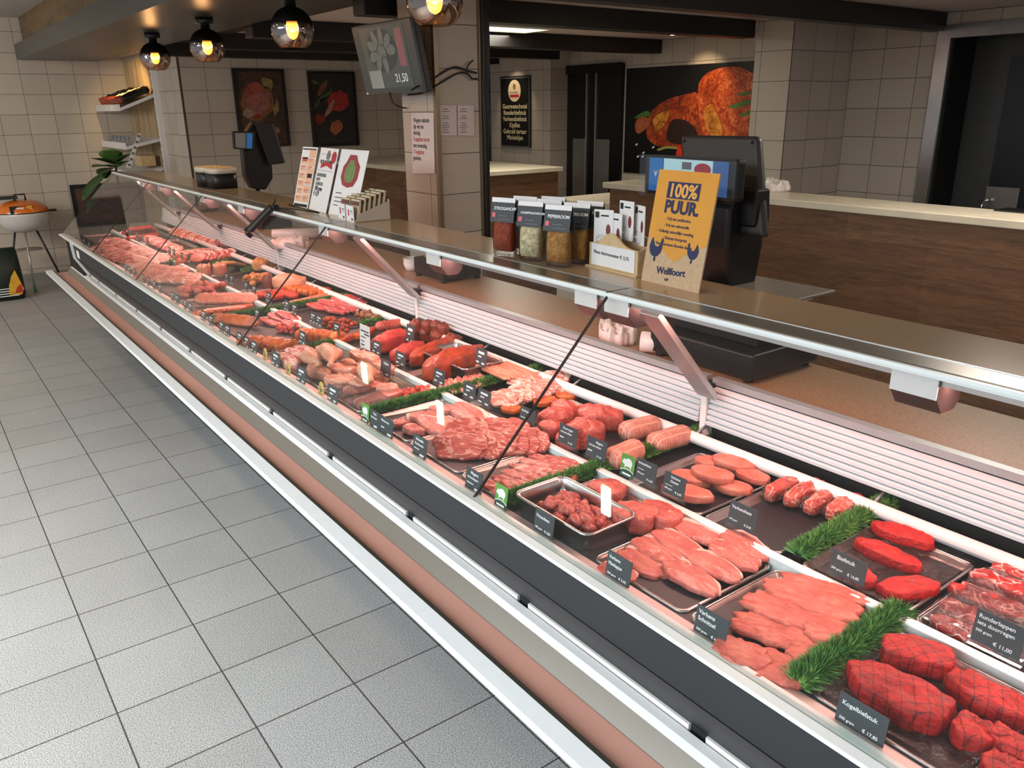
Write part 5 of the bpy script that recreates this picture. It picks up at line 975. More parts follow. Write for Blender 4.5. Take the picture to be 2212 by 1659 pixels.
# packed goods seen below the shelf on the scale
# far scale body by the column
t=scale(1.80,2.0,2.92,3.17,.085,'small black scale on the worktop in front of the column'); m=MB(); m.lathe([(0,.086),(.035,.086),(.035,.096),(0,.10)],(-.04,.06,0),16); m.build('yellow_button',flat('yellow_print','#d8a92a',.5),t)
for k in range(4):
    m=MB(); m.lathe([(0,0),(.03,0),(.042,.03),(.044,.03),(.032,-.002),(0,-.002)],(0,0,0),20); ob=m.build('paper_bowl',M['white']); P=az(892,583,WT); ob.location=(P.x,P.y,WT+.003+k*.008); tag(ob,ordlab('white paper bowl in the small stack beside the far scale',0,1) if False else 'white paper bowl, %s of the small stack beside the far black scale'%('bottom','second','third','topmost')[k],'bowl','stack of paper bowls')
# far register
o3=ay(560,400,5.2); t=thing('far_register','black till column with two screens at the far end of the worktop','register',(1.92,5.2,WT)); c=Vector((1.92,5.2,WT))
def q5(x,y): return ay(x,y,5.2)-c
m=MB(); m.box(-.12,.08,-.14,.14,0,.05); bevel(m.build('body',M['black'],t),.006)
P=[q5(*p) for p in ((523,300),(548,262),(585,300),(590,385),(575,410),(545,408),(530,380))]; m=MB(); m.poly(P,(0,.07,0)); bevel(m.build('column',M['black'],t),.008)
m=MB(); m.tube([q5(560,405)+Vector((0,.03,0)),q5(560,460)+Vector((0,.03,0))],.014,10); m.build('pole',M['chrome'],t)
P=[q5(*p)+Vector((0,-.05,0)) for p in ((543,267),(582,267),(607,352),(575,356))]; m=MB(); m.poly(P,(.02,.025,0)); bevel(m.build('operator_screen',M['anthracite_low'],t),.004)
P=[q5(*p)+Vector((0,-.06,0)) for p in ((496,283),(545,284),(543,324),(499,321))]; m=MB(); m.poly(P,(.0,.03,0)); bevel(m.build('customer_display',M['black'],t),.004)
P=[q5(*p)+Vector((0,-.0615,0)) for p in ((500,287),(524,287),(523,320),(502,318))]; m=MB(); m.poly(P,(0,.001,0)); m.build('grey_screen',lit('screen_grey','#6d7072',.15),t)
P=[q5(*p)+Vector((0,-.0615,0)) for p in ((526,287),(538,288),(537,320),(525,320))]; m=MB(); m.poly(P,(0,.001,0)); m.build('blue_screen',D.materials['screen_blue'],t)

# television on the column
tl,tr,br_,bl=ax(762,60,1.925),ax(885,38,1.925),ax(912,200,1.985),ax(786,205,1.985); c=(tl+br_)/2
t=thing('television','grey flat television hanging in front of the tiled column','television',tuple(c)); fx=(tr-tl+br_-bl).normalized(); up=((tl+tr)/2-(bl+br_)/2); hh=up.length; up=(up-fx*up.dot(fx)).normalized(); ww=((tr-tl).length+(br_-bl).length)/2; nr=fx.cross(up).normalized(); o=-fx*ww/2-up*hh/2
m=MB(); m.obox(-nr*.018,fx*ww/2,up*hh/2,nr*.018); bevel(m.build('housing',flat('tv_grey','#4c5656',.4,var=.03),t),.003); m=MB(); m.obox(-nr*.03,fx*ww*.508,up*hh*.508,nr*.012); m.build('rear_cover',M['black'],t)
m=MB(); m.obox(nr*.0005+up*.008,fx*ww*.37,up*hh*.435,nr*.001); m.build('screen',lit('tv_screen','#4d5856',.16),t)
def tvp(u,v): return -fx*ww*.5+fx*ww*u-up*hh*.5+up*hh*v
m=MB(); m.poly([p+nr*.002 for p in disc(tvp(.46,.62),fx,up,ww*.25,hh*.30)],nr*.0004); m.build('platter_picture',lit('tv_dark','#3b4443',.10),t)
for k in range(9):
    a=k*.698; ce=tvp(.46,.62)+fx*(ww*.16*math.cos(a))+up*(hh*.19*math.sin(a)) if k<8 else tvp(.46,.62)
    m=MB(); m.poly([p+nr*.003 for p in disc(ce,fx*math.cos(a)+up*math.sin(a),up*math.cos(a)-fx*math.sin(a),ww*.078,hh*.075 if k<8 else hh*.10,16)],nr*.0004); m.build('cutlet_picture',lit('tv_pale','#66716e',.18),t)
m=MB(); m.obox(tvp(.78,.64)+nr*.002,fx*ww*.055,up*hh*.26,nr*.0004); m.build('pink_strip',lit('tv_pink','#8d5f63',.16),t); m=MB(); m.obox(tvp(.27,.22)+nr*.0035,fx*ww*.11,up*hh*.13,nr*.0004); m.build('pale_label',lit('tv_label','#8a948f',.2),t)
text('lettering','21,50',.052,frame(tvp(.60,.17)+nr*.004,fx,up),lit('tv_white','#c9d2cf',.35),t,.01)
m=MB(); m.box(1.99-c.x,2.074-c.x,3.45-c.y,3.60-c.y,1.80-c.z,1.93-c.z); m.build('wall_bracket',M['black_matt'],t)
m=MB(); m.obox(tvp(.03,.02)+nr*.001,fx*.008,up*.004,nr*.0006); m.build('badge',M['chalk'],t)
# cables down the column edge
def cable(pts,r,lab): m=MB(); 
def cab(pts,r,lab,mm='black'):
    P=[Vector(p) for p in pts]; S=[]
    for i in range(len(P)-1):
        p0,p1,p2,p3=P[max(i-1,0)],P[i],P[i+1],P[min(i+2,len(P)-1)]
        for k in range(6):
            u=k/6; S.append(.5*((2*p1)+(p2-p0)*u+(2*p0-5*p1+4*p2-p3)*u*u+(-p0+3*p1-3*p2+p3)*u**3))
    S.append(P[-1]); m=MB(); m.tube(S,r,6); o=m.build('cable',M[mm]); tag(o,lab,'cable'); return o
yc=3.352
cab([ay(888,195,3.30),ay(900,188,yc),ay(935,170,yc),ay(965,152,yc),ay(985,145,yc),ay(1008,152,yc),ay(1030,158,yc)],.0045,'upper black cable looping from the television across the column')
cab([ay(880,205,3.30),ay(915,200,yc),ay(950,180,yc),ay(990,158,yc),ay(1010,160,yc),ay(1020,170,yc),ay(1030,170,yc)],.0045,'lower black cable looping from the television across the column')
cab([ay(842,200,3.55),ay(850,222,3.6),ay(868,232,3.62),ay(880,233,3.66)],.004,'short black cable hanging below the television')
for i,(x,r) in enumerate(((2.338,.012),(2.352,.008),(2.362,.010))): cab([(x,3.36,2.17),(x+.002,3.355,1.9),(x-.002,3.36,1.7),(x,3.355,1.5),(x,3.36,.93 if i<2 else 1.45)],r,'%s black cable running down the right edge of the column'%('thick','thin','rearmost')[i])
cab([ay(1022,130,yc),ay(1012,140,yc),ay(1008,155,yc),ay(1018,168,yc),ay(1032,172,yc)],.0035,'small black cable loop at the right edge of the column')
# notices on the column
t=thing('paper_notice','tall paper notice with pink date lines on the left face of the column','notice',(2.066,3.52,1.5))
P=[ax(*p,2.068) for p in ((889,243),(937,243),(940,375),(892,375))]; c=Vector((2.066,3.52,1.5)); m=MB(); m.poly([p-c for p in P],(-.002,0,0)); m.build('sheet',flat('pinkish_paper','#e2d5d2',.6,var=.02),t)
for i,(s,mm) in enumerate((('Wegens vakantie',M['ink']),('zijn wij van',M['ink']),('dinsdag',M['ink']),('3 augustus tot en',redp),('met woensdag',M['ink']),('13 augustus',redp),('gesloten.',M['ink']))):
    p=ax(893,264+i*13.5,2.0655)-c; text('lettering',s,.030,frame(p,(0,-1,0),(0,0,1)),mm,t,.005,sx=.72)
t=thing('price_list','two sheet price list in small print on the front face of the column','price list',(2.2,3.362,1.5)); c=Vector((2.2,3.362,1.5))
for x0,x1 in ((949,986),(988,1023)):
    P=[ay(*p,3.366) for p in ((x0,227),(x1,228),(x1+1,293),(x0+1,293))]; m=MB(); m.poly([p-c for p in P],(0,-.0015,0)); m.build('sheet',D.materials['pinkish_paper'],t)
    for k in range(11):
        if k in (2,5): continue
        p=ay(x0+5,236+k*5,3.3640)-c; m=MB(); m.obox(p+Vector((.022,0,0)),(.020 if k%3 else .012,0,0),(0,0,.0016),(0,.0003,0)); m.build('print',greyp,t)
# ================================================================ pendants, back counters, pictures, left corner
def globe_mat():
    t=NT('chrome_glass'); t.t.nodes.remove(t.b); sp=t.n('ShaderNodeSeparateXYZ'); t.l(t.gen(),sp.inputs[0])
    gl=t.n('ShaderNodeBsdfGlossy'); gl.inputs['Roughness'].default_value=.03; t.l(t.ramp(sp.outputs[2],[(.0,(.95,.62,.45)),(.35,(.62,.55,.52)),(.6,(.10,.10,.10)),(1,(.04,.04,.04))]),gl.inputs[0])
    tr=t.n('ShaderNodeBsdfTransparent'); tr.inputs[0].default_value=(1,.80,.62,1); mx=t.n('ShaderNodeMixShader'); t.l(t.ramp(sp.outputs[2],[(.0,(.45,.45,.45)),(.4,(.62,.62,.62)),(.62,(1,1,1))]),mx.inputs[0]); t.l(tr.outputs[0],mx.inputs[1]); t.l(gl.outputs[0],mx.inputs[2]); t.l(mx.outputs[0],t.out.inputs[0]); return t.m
gm=globe_mat(); bulb=flat('filament_glow','#ffb14a',.4,emit=22,var=0)
for i,(y,lab) in enumerate(((6.02,'smoky mirrored globe lamp nearest the far wall'),(4.91,'smoky mirrored globe lamp, second from the far wall'),(3.70,'smoky mirrored globe lamp left of the television'),(2.50,'smoky mirrored globe lamp above the column, cut by the picture edge'),(1.30,'smoky mirrored globe lamp nearest the camera, above the picture'))):
    t=thing('globe_lamp',lab,'lamp',(1.55,y,2.125),0,'globe lamps under the bulkhead')
    m=MB(); m.lathe([(0,0),(.048,0),(.048,-.028),(.026,-.032),(.026,-.062),(0,-.062)],n=24); m.build('ceiling_mount',M['black'],t)
    pr_=[]; 
    for k in range(15):
        a=R(14+k*9.4); pr_.append((.094*math.sin(a),-.055-.094+.094*math.cos(a)))
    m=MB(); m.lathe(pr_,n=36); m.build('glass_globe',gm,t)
    m=MB(); m.lathe([(0,-.065),(.014,-.065),(.014,-.095),(.0,-.095)],n=14); m.build('bulb_socket',M['black'],t)
    m=MB(); m.lathe([(.008,-.095),(.022,-.115),(.026,-.135),(.018,-.155),(0,-.162)],n=16); m.build('bulb',bulb,t)
    l=D.lights.new('globe_lamp_glow','POINT'); l.energy=5.5; l.color=WARM; l.shadow_soft_size=.03; lo_=D.objects.new('globe_lamp_glow',l); COL.objects.link(lo_); lo_.location=(1.55,y,1.965)
spot('shelf_spot',(1.75,8.6,2.10),(2.17,9.1,1.6),20,(1,.66,.30),95,.8)

# back counters with pale slab tops
bw=wood('brown_panel',hexc('#553a26'),hexc('#946a48'),(2.2,2.2,22),.5,plank=(1,1.1,.34)); bwx=wood('brown_panel_cross',hexc('#553a26'),hexc('#946a48'),(2.2,2.2,22),.5,plank=(0,1.1,.34)); slab=flat('pale_stone_slab','#d6ccb4',.3,var=.10,vs_=7)
t=thing('back_counter','long brown wood counter with a pale stone top running to the right edge','counter',(3.8,1.5,0))
m=MB(); m.box(-.15,-.11,-3.5,2.36,0,1.145); m.build('wood_front',bw,t); m=MB(); m.box(-.11,.11,-3.5,2.36,0,1.145); m.build('carcass',M['white'],t)
m=MB(); m.box(-.18,.14,-3.5,2.40,1.145,1.18); bevel(m.build('stone_top',slab,t),.004)
t=thing('corner_counter','brown wood corner counter with a pale stone top behind the column','counter',(3.42,6.4,0))
m=MB(); m.box(0,.04,-1.22,1.34,0,1.145); m.build('wood_front',bw,t); m=MB(); m.box(.04,.90,-1.22,-1.18,0,1.145); m.build('wood_side',bwx,t)
m=MB(); m.box(.04,.88,-1.18,1.34,0,1.12); m.build('carcass',M['white'],t)
m=MB(); m.box(-.03,.93,-1.25,1.345,1.145,1.18); bevel(m.build('stone_top',slab,t),.004); m=MB(); m.box(-.012,-.001,1.24,1.34,0,1.145); m.build('white_edge',M['white'],t)
t=thing('low_counter','low pale worktop between the black door and the long wood counter','counter',(4.05,4.25,0)); m=MB(); m.box(-.35,.45,-.28,.25,1.0,1.03); bevel(m.build('stone_top',slab,t),.003); m=MB(); m.box(-.32,.42,-.26,.23,0,1.0); m.build('carcass',M['white'],t)
P=az(1680,410,1.18); crumple((P.x-.06,P.y,1.18),.20,.13,.045,'crumpled shiny plastic bag on the long wood counter',12,ang=1.3)
m=MB(); P=az(2190,455,1.18); m.box(P.x-.08,P.x+.05,P.y-.12,P.y+.05,1.1805,1.186); tag(m.build('black_tray',M['black']),'flat black tray on the stone top at the right edge','tray')
# tap
P=az(868,345,1.18); t=thing('kitchen_tap','curved chrome tap on the corner counter left of the column','tap',(P.x+.12,P.y,1.18)); m=MB(); m.tube([(.12,0,0),(.12,0,.06),(.10,0,.11),(.05,0,.135),(-.01,0,.125),(-.04,0,.09),(-.045,0,.05)],.011,10); m.build('spout',M['chrome'],t); m=MB(); m.lathe([(0,0),(.028,0),(.024,.05),(0,.055)],(.12,0,0),16); m.build('tap_base',M['chrome'],t)
# grass plant
P=az(656,322,1.18); t=thing('potted_grass','tall upright green grass in a black pot on legs between the two pictures','potted plant',(P.x+.03,P.y,1.18)); rnd=random.Random(5)
m=MB(); m.lathe([(0,.115),(.048,.115),(.055,.20),(.048,.20),(.044,.13),(0,.13)],n=20); m.build('pot',M['black'],t)
for a in (0,2.1,4.2): m=MB(); m.tube([(.045*math.cos(a),.045*math.sin(a),.17),(.062*math.cos(a),.062*math.sin(a),0)],.004,6); m.build('stand_leg',M['black'],t)
m=MB()
for i in range(240):
    a=rnd.uniform(0,6.28); r=rnd.uniform(0,.042); h=rnd.uniform(.38,.62); b=Vector((r*math.cos(a),r*math.sin(a),.19)); e=b+Vector((rnd.gauss(0,.022),rnd.gauss(0,.022),h)); w=Vector((math.cos(a+1),math.sin(a+1),0))*.0022; m.add([b-w,b+w,(b+e)/2+w,e,(b+e)/2-w],[(0,1,2,3,4)],0 if rnd.random()<.7 else 1)
m.build('grass_blades',[flat('grass_green','#3f6a24',.5,var=.2),flat('grass_light','#7a9a3f',.5,var=.2)],t)
# framed food pictures
def cpx(pl,c,pts,off): 
    f=ay if pl=='y' else ax; return [f(x,y,c) for x,y in pts]
def framed(lab,X0,X1,Z0,Z1,shapes,bgc):
    t=thing('framed_picture',lab,'picture',((X0+X1)/2,7.75,(Z0+Z1)/2)); c=Vector(t.location)
    m=MB(); f=.022
    for q in ((X0,X1,Z0,Z0+f),(X0,X1,Z1-f,Z1),(X0,X0+f,Z0+f,Z1-f),(X1-f,X1,Z0+f,Z1-f)): m.box(q[0]-c.x,q[1]-c.x,-.03,0,q[2]-c.z,q[3]-c.z)
    m.build('frame',M['black'],t); m=MB(); m.box(X0+f-c.x,X1-f-c.x,-.012,-.001,Z0+f-c.z,Z1-f-c.z); m.build('print',bgc,t)
    for i,(nm,pts,mm) in enumerate(shapes):
        m=MB(); m.poly([p-c for p in cpx('y',7.736-i*.0006,pts,0)],(0,-.0004,0)); m.build(nm,mm,t)
def el(cx,cy,rx,ry,rot=0,n=20,jag=0,seed=0):
    return [(cx+rx*(1+jag*nz(math.cos(6.28*k/n)*2+seed,math.sin(6.28*k/n)*2,seed))*math.cos(6.2832*k/n)*math.cos(rot)-ry*math.sin(6.2832*k/n)*math.sin(rot),cy+rx*math.cos(6.2832*k/n)*math.sin(rot)+ry*(1+jag*nz(math.cos(6.28*k/n)*2+seed,math.sin(6.28*k/n)*2,seed))*math.sin(6.2832*k/n)*math.cos(rot)) for k in range(n)]
pm=lambda n_,c_,v=.35,s=30: flat(n_,c_,.6,var=v,vs_=s)
framed('black framed food picture with a basket of raw meat, left of the grass plant',2.63,3.115,1.315,1.998,[('wood_board',el(545,228,36,52,.1),pm('print_board','#5d4330')),('basket',el(557,222,36,40,.2,jag=.3),pm('print_basket','#8a5a34')),('meat_piece',el(558,222,26,28,.2,jag=.4),pm('print_meat','#a0605a')),('meat_piece',el(548,192,18,14,-.3,jag=.3,seed=2),pm('print_meat_red','#a6503c')),('herb',el(577,178,16,9,.6,jag=.8,seed=3),pm('print_herb','#93854a')),('garlic',el(537,245,12,10,jag=.4),pm('print_garlic','#a58c78')),('herb',el(597,235,6,16,.2,jag=.8),D.materials['print_herb']),('pepper',el(556,252,7,5),pm('print_red','#9c3524')),('onion',el(595,282,10,8),pm('print_onion','#8f6a4c'))],pm('print_brown_ground','#4a342a'))
framed('black framed food picture with a raw red steak, right of the grass plant',3.352,3.838,1.295,1.985,[('spoon',el(697,190,6,20,.5,jag=.2),pm('print_spoon','#7a4a2c')),('steak',el(731,218,24,22,-.5,jag=.35,seed=4),pm('print_steak','#a8352c')),('steak_fat',el(712,236,5,20,.5,jag=.5),pm('print_fat','#b88474')),('bone_steak',el(727,275,13,16,.4,jag=.3,seed=7),pm('print_bone','#b0623c')),('tomato',el(690,258,12,11,jag=.2),pm('print_tomato','#8f2a1c')),('rosemary',el(688,222,4,22,.6,jag=.9),pm('print_rosemary','#4d5c34')),('rosemary',el(705,205,3,16,.9,jag=.9),D.materials['print_rosemary']),('rosemary',el(681,178,10,4,.3,jag=.9),D.materials['print_rosemary'])],pm('print_slate','#2d2824'))
# menu sign with logo
t=thing('menu_sign','black menu sign with an oval logo and six lines of pale lettering','sign',(5.25,6.97,1.59)); c=Vector(t.location)
m=MB(); m.box(-.02,-.001,-.25,.25,-.345,.345); m.build('board',M['black'],t)
m=MB()
for q in ((-.245,.245,-.34,-.333),(-.245,.245,.325,.332),(-.245,-.238,-.333,.325),(.238,.245,-.333,.325)): m.box(-.0215,-.0195,q[0],q[1],q[2],q[3])
m.build('silver_line',M['alu'],t)
fx=Vector((0,-1,0)); up=Vector((0,0,1)); nr=Vector((-1,0,0)); pale=flat('pale_letters','#e9dcb4',.5,var=0)
m=MB(); m.poly([p+nr*.021 for p in disc((0,0,.205),fx,up,.105,.105,32)],nr*.001); m.build('logo_oval',flat('logo_cream','#e8d6b4',.5,var=.04),t)
m=MB(); m.poly([Vector((-.0225,y,z)) for y,z in ((.08,.17),(-.08,.17),(-.072,.142),(.072,.142))],nr*.0005); m.build('logo_ribbon',redp,t)
m=MB(); m.poly([p+nr*.0225 for p in disc((0,0,.245),fx,up,.022,.03,14)],nr*.0005); m.build('logo_figure',flat('logo_brown','#8a6a48',.6,var=0),t); text('lettering','DE SLACHTERIJ',.020,frame(Vector((-.0225,.083,.182)),fx,up),M['ink'],t,.02)
for i,(s,k) in enumerate((('Gourmetschotel',1),('Runderbiefstuk',1),('Varkensbiefstuk',1),('Kipfilet',1),('Gekruid tartaar',1),('Minivinkjes',1))): text('lettering',s,.064,frame(Vector((-.0215,0,.035-i*.061)),fx,up),pale,t,.02,'CENTER',sx=.98)
# steak poster
t=thing('steak_poster','wide black wall poster of two grilled steaks with garlic and chilli','poster',(5.5,4.9,1.5)); c=Vector(t.location)
m=MB(); m.box(-.012,-.001,-1.15,.735,-.45,.455); m.build('panel',flat('poster_black','#090808',.35,var=.1),t)
m=MB(); m.box(-.0135,-.0125,.727,.735,-.45,.455); m.build('edge_strip',M['alu'],t)
def grill(n_,a,b,c_,s=26,sp=90):
    T=NT(n_); v=T.pos(); n1=T.noise(s,6,.7,v,1.0); n2=T.noise(5,3,.5,v); cc=T.ramp(n1.outputs[0],[(.30,hexc(a)),(.46,hexc(b)),(.60,hexc(c_)),(.74,hexc('#f2b08a'))]); cc=T.mix(T.ramp(n2.outputs[0],[(.40,(.0,.0,.0)),(.62,(.75,.75,.75))]),cc,T.ramp(n1.outputs[0],[(.35,hexc('#3a0f05')),(.65,hexc(b))])); T.col(cc).set(Roughness=.35); return T.m
g1=grill('print_grilled_steak','#4a1206','#a83a12','#dd6c2c',20); g2=grill('print_grilled_steak_red','#7a1c08','#cc4a16','#ef8440',24); g3=grill('print_glaze','#c05a10','#e88a20','#f6b850',14)
def ps(nm,pts,mm,k=0): m=MB(); m.poly([ax(x,y,5.486-k*.001)-c for x,y in pts],(-.0005,0,0)); m.build(nm,mm,t)
def smooth(pts,n=5):
    S=[]; N=len(pts)
    for i in range(N):
        p0,p1,p2,p3=[Vector((*pts[(i+j)%N],0)) for j in (-1,0,1,2)]
        for k in range(n):
            u=k/n; q=.5*((2*p1)+(p2-p0)*u+(2*p0-5*p1+4*p2-p3)*u*u+(-p0+3*p1-3*p2+p3)*u**3); S.append((q.x,q.y))
    return S
ps('steak_print',smooth([(1405,245),(1425,225),(1450,212),(1480,204),(1505,200),(1515,225),(1520,260),(1525,300),(1500,325),(1455,322),(1420,315),(1400,300),(1396,275)]),g1,0)
ps('char_mark',smooth([(1450,262),(1475,258),(1500,275),(1505,300),(1470,312),(1440,300)]),flat('print_char','#2a0f08',.5,var=.5,vs_=40),1)
ps('steak_print',smooth([(1508,215),(1510,180),(1528,158),(1560,146),(1595,145),(1620,155),(1650,180),(1660,240),(1650,300),(1610,330),(1560,325),(1525,300),(1512,255)]),g2,2)
ps('glaze_print',smooth([(1520,240),(1535,225),(1548,245),(1560,280),(1555,300),(1535,290),(1524,270)]),g3,3); ps('glaze_print',smooth([(1410,262),(1425,245),(1445,240),(1440,262),(1420,285)]),g3,3)
ps('garlic_print',smooth([(1372,268),(1380,255),(1395,252),(1403,262),(1395,278),(1382,288),(1374,285)]),flat('print_orange_clove','#b8603a',.5,var=.25,vs_=30),1)
grn=flat('print_green','#4f7a34',.5,var=.3,vs_=40)
for pts in ([(1370,256),(1385,244),(1400,240),(1405,250),(1390,252)],[(1572,232),(1600,220),(1630,214),(1628,220),(1598,232)],[(1590,205),(1612,198),(1630,198),(1612,206)],[(1595,250),(1615,240),(1630,238),(1612,250)]): ps('leaf_print',smooth(pts,4),grn,4)
ps('stem_print',smooth([(1420,322),(1440,316),(1465,318),(1465,322),(1440,321),(1424,326)],4),flat('print_stem','#9a9a50',.5),4); ps('chilli_print',smooth([(1462,325),(1468,312),(1474,330),(1472,345),(1460,345)],4),flat('print_chilli','#d8341c',.5),5)
for x,y in ((1372,312),(1408,318),(1387,330),(1385,338),(1375,338)): ps('salt_print',[(x,y),(x+5,y-3),(x+6,y),(x+2,y+3)],M['chalk'],4)

# ---- far left corner: wall shelving, plant, barbecue
t=thing('wall_shelving','wood backed wall shelf rack with slanted white shelves at the far left corner','shelf rack',(2.17,9.0,0)); c=Vector(t.location)
gw=NT('striped_wood'); n_=gw.noise(1,4,.6,gw.mapping(gw.pos(),scale=(3,26,1.2))); gw.col(gw.ramp(n_.outputs[0],[(.35,hexc('#8f7858')),(.5,hexc('#b59b76')),(.65,hexc('#c9b18c'))])).set(Roughness=.55)
m=MB(); m.box(-.03,-.001,-.52,.60,.3,2.12); m.build('wood_panel',gw.m,t)
m=MB(); m.box(-.05,-.001,-.56,-.52,.2,2.12); 
for k in range(26): m.box(-.056,-.049,-.55,-.53,.3+k*.07,.335+k*.07)
m.build('slotted_upright',M['white'],t)
def wshelf(z1,z2,dep): 
    m=MB(); V=[(0,z1),(0,z1-.03),(-dep,z2-.03),(-dep,z2+.03),(-dep+.006,z2+.03),(-dep+.006,z2)]
    m.prism([(x-.03,z) for x,z in V],-.50,.58); m.build('slanted_shelf',M['white'],t)
wshelf(1.80,1.675,.33); wshelf(1.40,1.33,.33); wshelf(1.13,1.07,.33)
ch=flat('bag_black','#15120f',.25,var=.3,vs_=14); chr_=flat('bag_red_end','#9a3a28',.4,var=.3); chc=flat('bag_cream','#d8c4a0',.4,var=.3,vs_=20)
for i,(y,mm,lab) in enumerate(((8.58,ch,'black glossy food bag lying nearest on the upper slanted shelf'),(8.74,chc,'cream and black food bag, second on the upper slanted shelf'),(8.90,ch,'black food bag, third on the upper slanted shelf'),(9.06,ch,'black food bag with a red end, fourth on the upper slanted shelf'),(9.26,ch,'black food bag at the wall end of the upper slanted shelf'))):
    b=thing('food_bag',lab,'food bag',(1.97,y,1.765),0,'food bags on the upper shelf'); b.rotation_euler=(0,-.36,0)
    blob(.30,.17,.05,seed=50+i,e=4,rough=.06,lump=.2).build('bag',mm,b); ob=blob(.07,.16,.055,seed=60+i,e=3,rough=.1).build('printed_end',chr_,b); ob.location=(-.13,0,.0)
ob=D.objects.new('label_strip',None); COL.objects.link(ob); ob.location=ay(280,325,8.4)-c; ob.parent=t; LS=ay(280,325,8.4); a=ay(298,288,8.4)-LS; b_=ay(272,362,8.4)-LS; e_=ay(283,363,8.4)-LS; f_=ay(305,288,8.4)-LS
m=MB(); m.poly([a,b_,e_,f_],(0,-.003,0)); m.build('strip',M['paper'],ob)
for k in range(6): u=(k+.5)/6; p=(a+f_)/2.0*(1-u)+(b_+e_)/2.0*u; m=MB(); m.obox(p+Vector((0,-.004,0)),(.012,0,0),(0,0,.012),(0,.0005,0)); m.build('print',greyp,ob)
for k in range(5):
    m=MB(); m.box(-.012,.012,-.03,.03,0,.05); o_=m.build('small_jar',flat('small_label','#8d8f98',.4,var=.3) if k==0 else D.materials['small_label']); o_.location=(1.87,8.62+k*.17,1.365); tag(o_,ordlab('small grey labelled packet on the lower slanted shelf',4-k,5),'packet','packets on the lower shelf')
m=MB(); m.box(-.07,.07,-.12,.12,0,.10); o_=bevel(m.build('wooden_crate',D.materials['pale_wood']),.004); o_.location=(2.02,8.75,1.135); tag(o_,'small wooden crate on the lowest wall shelf','crate')
# plant
t=thing('fiddle_leaf_plant','large leaved green plant between the counter end and the left wall','plant',(1.62,8.1,0)); rnd=random.Random(9)
m=MB(); m.lathe([(0,0),(.14,0),(.17,.34),(.155,.34),(.14,.05),(0,.05)],n=24); m.build('pot',M['black_matt'],t); m=MB(); m.lathe([(0,.30),(.158,.30)],n=20); m.build('soil',flat('soil','#2c2018',.9),t)
m=MB(); m.tube([(0,0,.30),(.02,.0,.7),(-.01,0,1.0),(.0,0,1.32)],[.016,.013,.011,.008],8); m.build('stem',flat('plant_stem','#5c4a34',.7),t); lf=flat('fiddle_leaf','#2f4f24',.35,var=.3,vs_=12); lf2=flat('fiddle_leaf_light','#4d7030',.35,var=.3,vs_=12)
def leafm(base,dirv,L,W2,mm):
    dirv=Vector(dirv).normalized(); side=dirv.cross(Vector((0,0,1))).normalized(); upn=side.cross(dirv); m=MB(); V=[]; n=9
    for i in range(n+1):
        u=i/n; w=W2*(math.sin(math.pi*min(1,u*.93+.04))**.8)*(.55+.55*u)*.5; ctr=base+dirv*L*u+upn*(-.18*L*u*u)
        V+=[ctr-side*w+upn*.14*w,ctr-side*w*.5,ctr-upn*.03*w,ctr+side*w*.5,ctr+side*w+upn*.14*w]
    m.add(V,[(i*5+j,i*5+j+1,(i+1)*5+j+1,(i+1)*5+j) for i in range(n) for j in range(4)],0,True); o=m.build('leaf',mm,t); s_=o.modifiers.new('s','SOLIDIFY'); s_.thickness=.003
tc=Vector((1.62,8.1,0))
for (bx,by),(ex,ey),w,mm in (((245,352),(236,322),.17,lf2),((246,355),(205,335),.13,lf),((246,360),(206,352),.15,lf),((244,362),(215,368),.14,lf),((250,356),(272,330),.12,lf),((250,360),(272,344),.12,lf),((240,365),(176,412),.17,lf),((238,385),(182,440),.12,lf),((250,362),(262,352),.10,lf2),((245,368),(228,378),.12,lf)):
    B0=ay(bx,by,8.1)-tc; E0=ay(ex,ey,8.02)-tc; leafm(B0,E0-B0,(E0-B0).length*1.12,w*1.35,mm)
# kettle barbecue
t=thing('kettle_barbecue','white kettle barbecue with an orange lid on three thin legs at the left edge','barbecue',(.93,9.2,0)); wb=flat('white_enamel_bowl','#d9d6cf',.18,coat=.6,var=.02); ol=flat('orange_enamel','#e0762a',.18,coat=.6,var=.03)
R0=.235
m=MB(); m.lathe([(.02,.535),(.10,.545),(.17,.585),(.215,.645),(R0,.715),(R0+.004,.735),(R0-.01,.735)],n=40); m.build('bowl',wb,t)
m=MB(); m.lathe([(R0,.738),(R0-.005,.765),(.205,.80),(.15,.83),(.08,.848),(0,.853)],n=40); m.build('lid',ol,t)
m=MB(); m.lathe([(R0+.005,.733),(R0+.007,.738),(R0+.002,.741)],n=40); m.build('rim',M['black'],t)
for k,(a,c_) in enumerate(((-1.75,1),(.35,0),(2.5,0))):
    m=MB(); m.tube([(.10*math.cos(a),.10*math.sin(a),.56),(.27*math.cos(a),.27*math.sin(a),.0)],.010,10); o_=m.build('leg',M['alu'] if c_ else M['anthracite'],t)
    m=MB(); m.tube([(.255*math.cos(a),.255*math.sin(a),.05),(.27*math.cos(a),.27*math.sin(a),.0)],.014,10); m.build('foot',flat('green_foot','#3f9a52',.5) if c_ else M['black'],o_)
m=MB(); m.lathe([(0,.37),(.10,.372),(.12,.378),(.12,.372),(0,.364)],n=28); m.build('ash_plate',M['steel_dark'],t)
m=MB(); m.tube([(-.04,-.02,.85),(-.04,-.02,.90),(.05,-.02,.90),(.05,-.02,.85)],.009,8); m.build('lid_handle',M['black'],t)
m=MB(); m.box(-.17,-.02,-.10,.02,.865,.875); 
for k in range(5): m.box(-.17,-.02,-.10+k*.028,-.094+k*.028,.875,.89)
m.build('wire_rack',M['anthracite'],t); m=MB(); m.obox((.26,-.03,.735),(.035,0,0),(0,.015,0),(0,0,.010)); m.build('side_handle',M['black'],t)
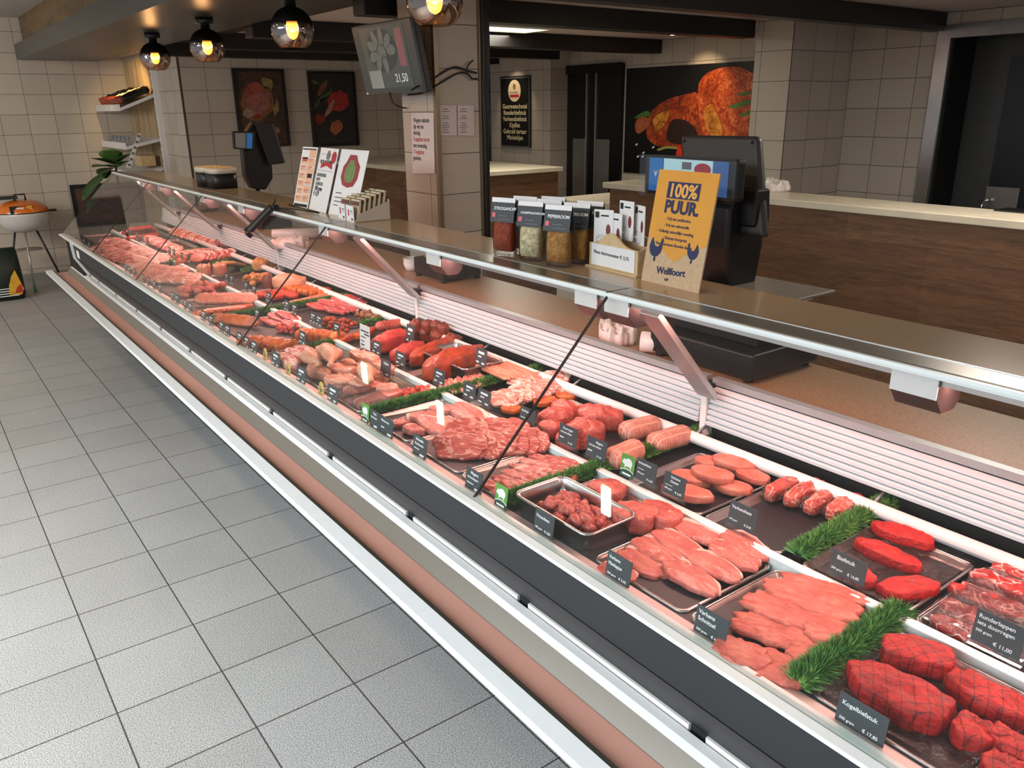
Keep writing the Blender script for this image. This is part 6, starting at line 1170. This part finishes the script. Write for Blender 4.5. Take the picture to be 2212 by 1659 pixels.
m=MB(); m.obox((-.03,-.205,.775),(.085,0,0),(0,.012,.032),(0,.003,-.0015)); m.build('hang_label',M['ink'],t); m=MB(); m.obox((.05,-.211,.778),(.022,0,0),(0,.010,.028),(0,.003,-.001)); m.build('label_picture',flat('label_yellow','#d8a24c',.5,var=.2),t); m=MB(); m.obox((-.03,-.222,.788),(.03,0,0),(0,.0025,.006),(0,.001,0)); m.build('print',M['chalk'],t)
# charcoal sack
t=thing('charcoal_sack','dark green sack with a flame print, cut off by the left edge','sack',(.62,8.75,0)); blk=flat('sack_dark','#16241c',.4,var=.2)
m=MB(); V=[]; Zs=[(0,.10,.9),(.05,.13,1),(.25,.12,1.0),(.42,.07,.95),(.47,.02,.9)]
for z,d,k in Zs:
    for j in range(20): a=2*math.pi*j/20; V.append((.165*k*math.copysign(abs(math.cos(a))**.6,math.cos(a)),d*math.copysign(abs(math.sin(a))**.6,math.sin(a)),z))
m.add(V,[(i*20+k,i*20+(k+1)%20,(i+1)*20+(k+1)%20,(i+1)*20+k) for i in range(4) for k in range(20)]+[tuple(range(20))[::-1],tuple(range(80,100))],0,True); m.build('sack_body',blk,t)
for nm,pts,mm in (('flame_print',[(.02,.06),(.12,.05),(.145,.10),(.12,.20),(.10,.28),(.06,.22),(.03,.14)],flat('flame_yellow','#d8a52c',.5,var=.2)),('flame_print',[(.07,.07),(.135,.07),(.13,.15),(.09,.12)],flat('flame_red','#c0381e',.5,var=.2))):
    m=MB(); m.poly([(x,-.134 if mm.name=='flame_yellow' else -.136,z) for x,z in pts],(0,-.001,0)); m.build(nm,mm,t)
for k in range(4): m=MB(); m.box(-.10,.10-.02*k,-.1345,-.1335,.045+.022*k,.053+.022*k); m.build('print',M['chalk'],t)
# low dark picture seen through the far glass, and the picture at the left edge
t=thing('wall_picture','dark framed picture low on the left wall, seen through the far glass','picture',(1.80,9.6,.76)); m=MB(); m.box(-.36,.40,-.025,0,-.26,.17); m.build('frame',M['black'],t); m=MB(); m.box(-.32,.36,-.028,-.0255,-.22,.13); m.build('print',pm('print_dark_food','#4a2f28',.5,9),t)
t=thing('wall_picture','corner of a black picture frame at the left edge of the photo','picture',(.55,9.6,1.55)); m=MB(); m.box(-.40,.30,-.03,0,-.21,.25); m.build('frame',M['black'],t); m=MB(); m.box(-.36,.27,-.032,-.0305,-.18,.22); m.build('print',D.materials['print_slate'],t)
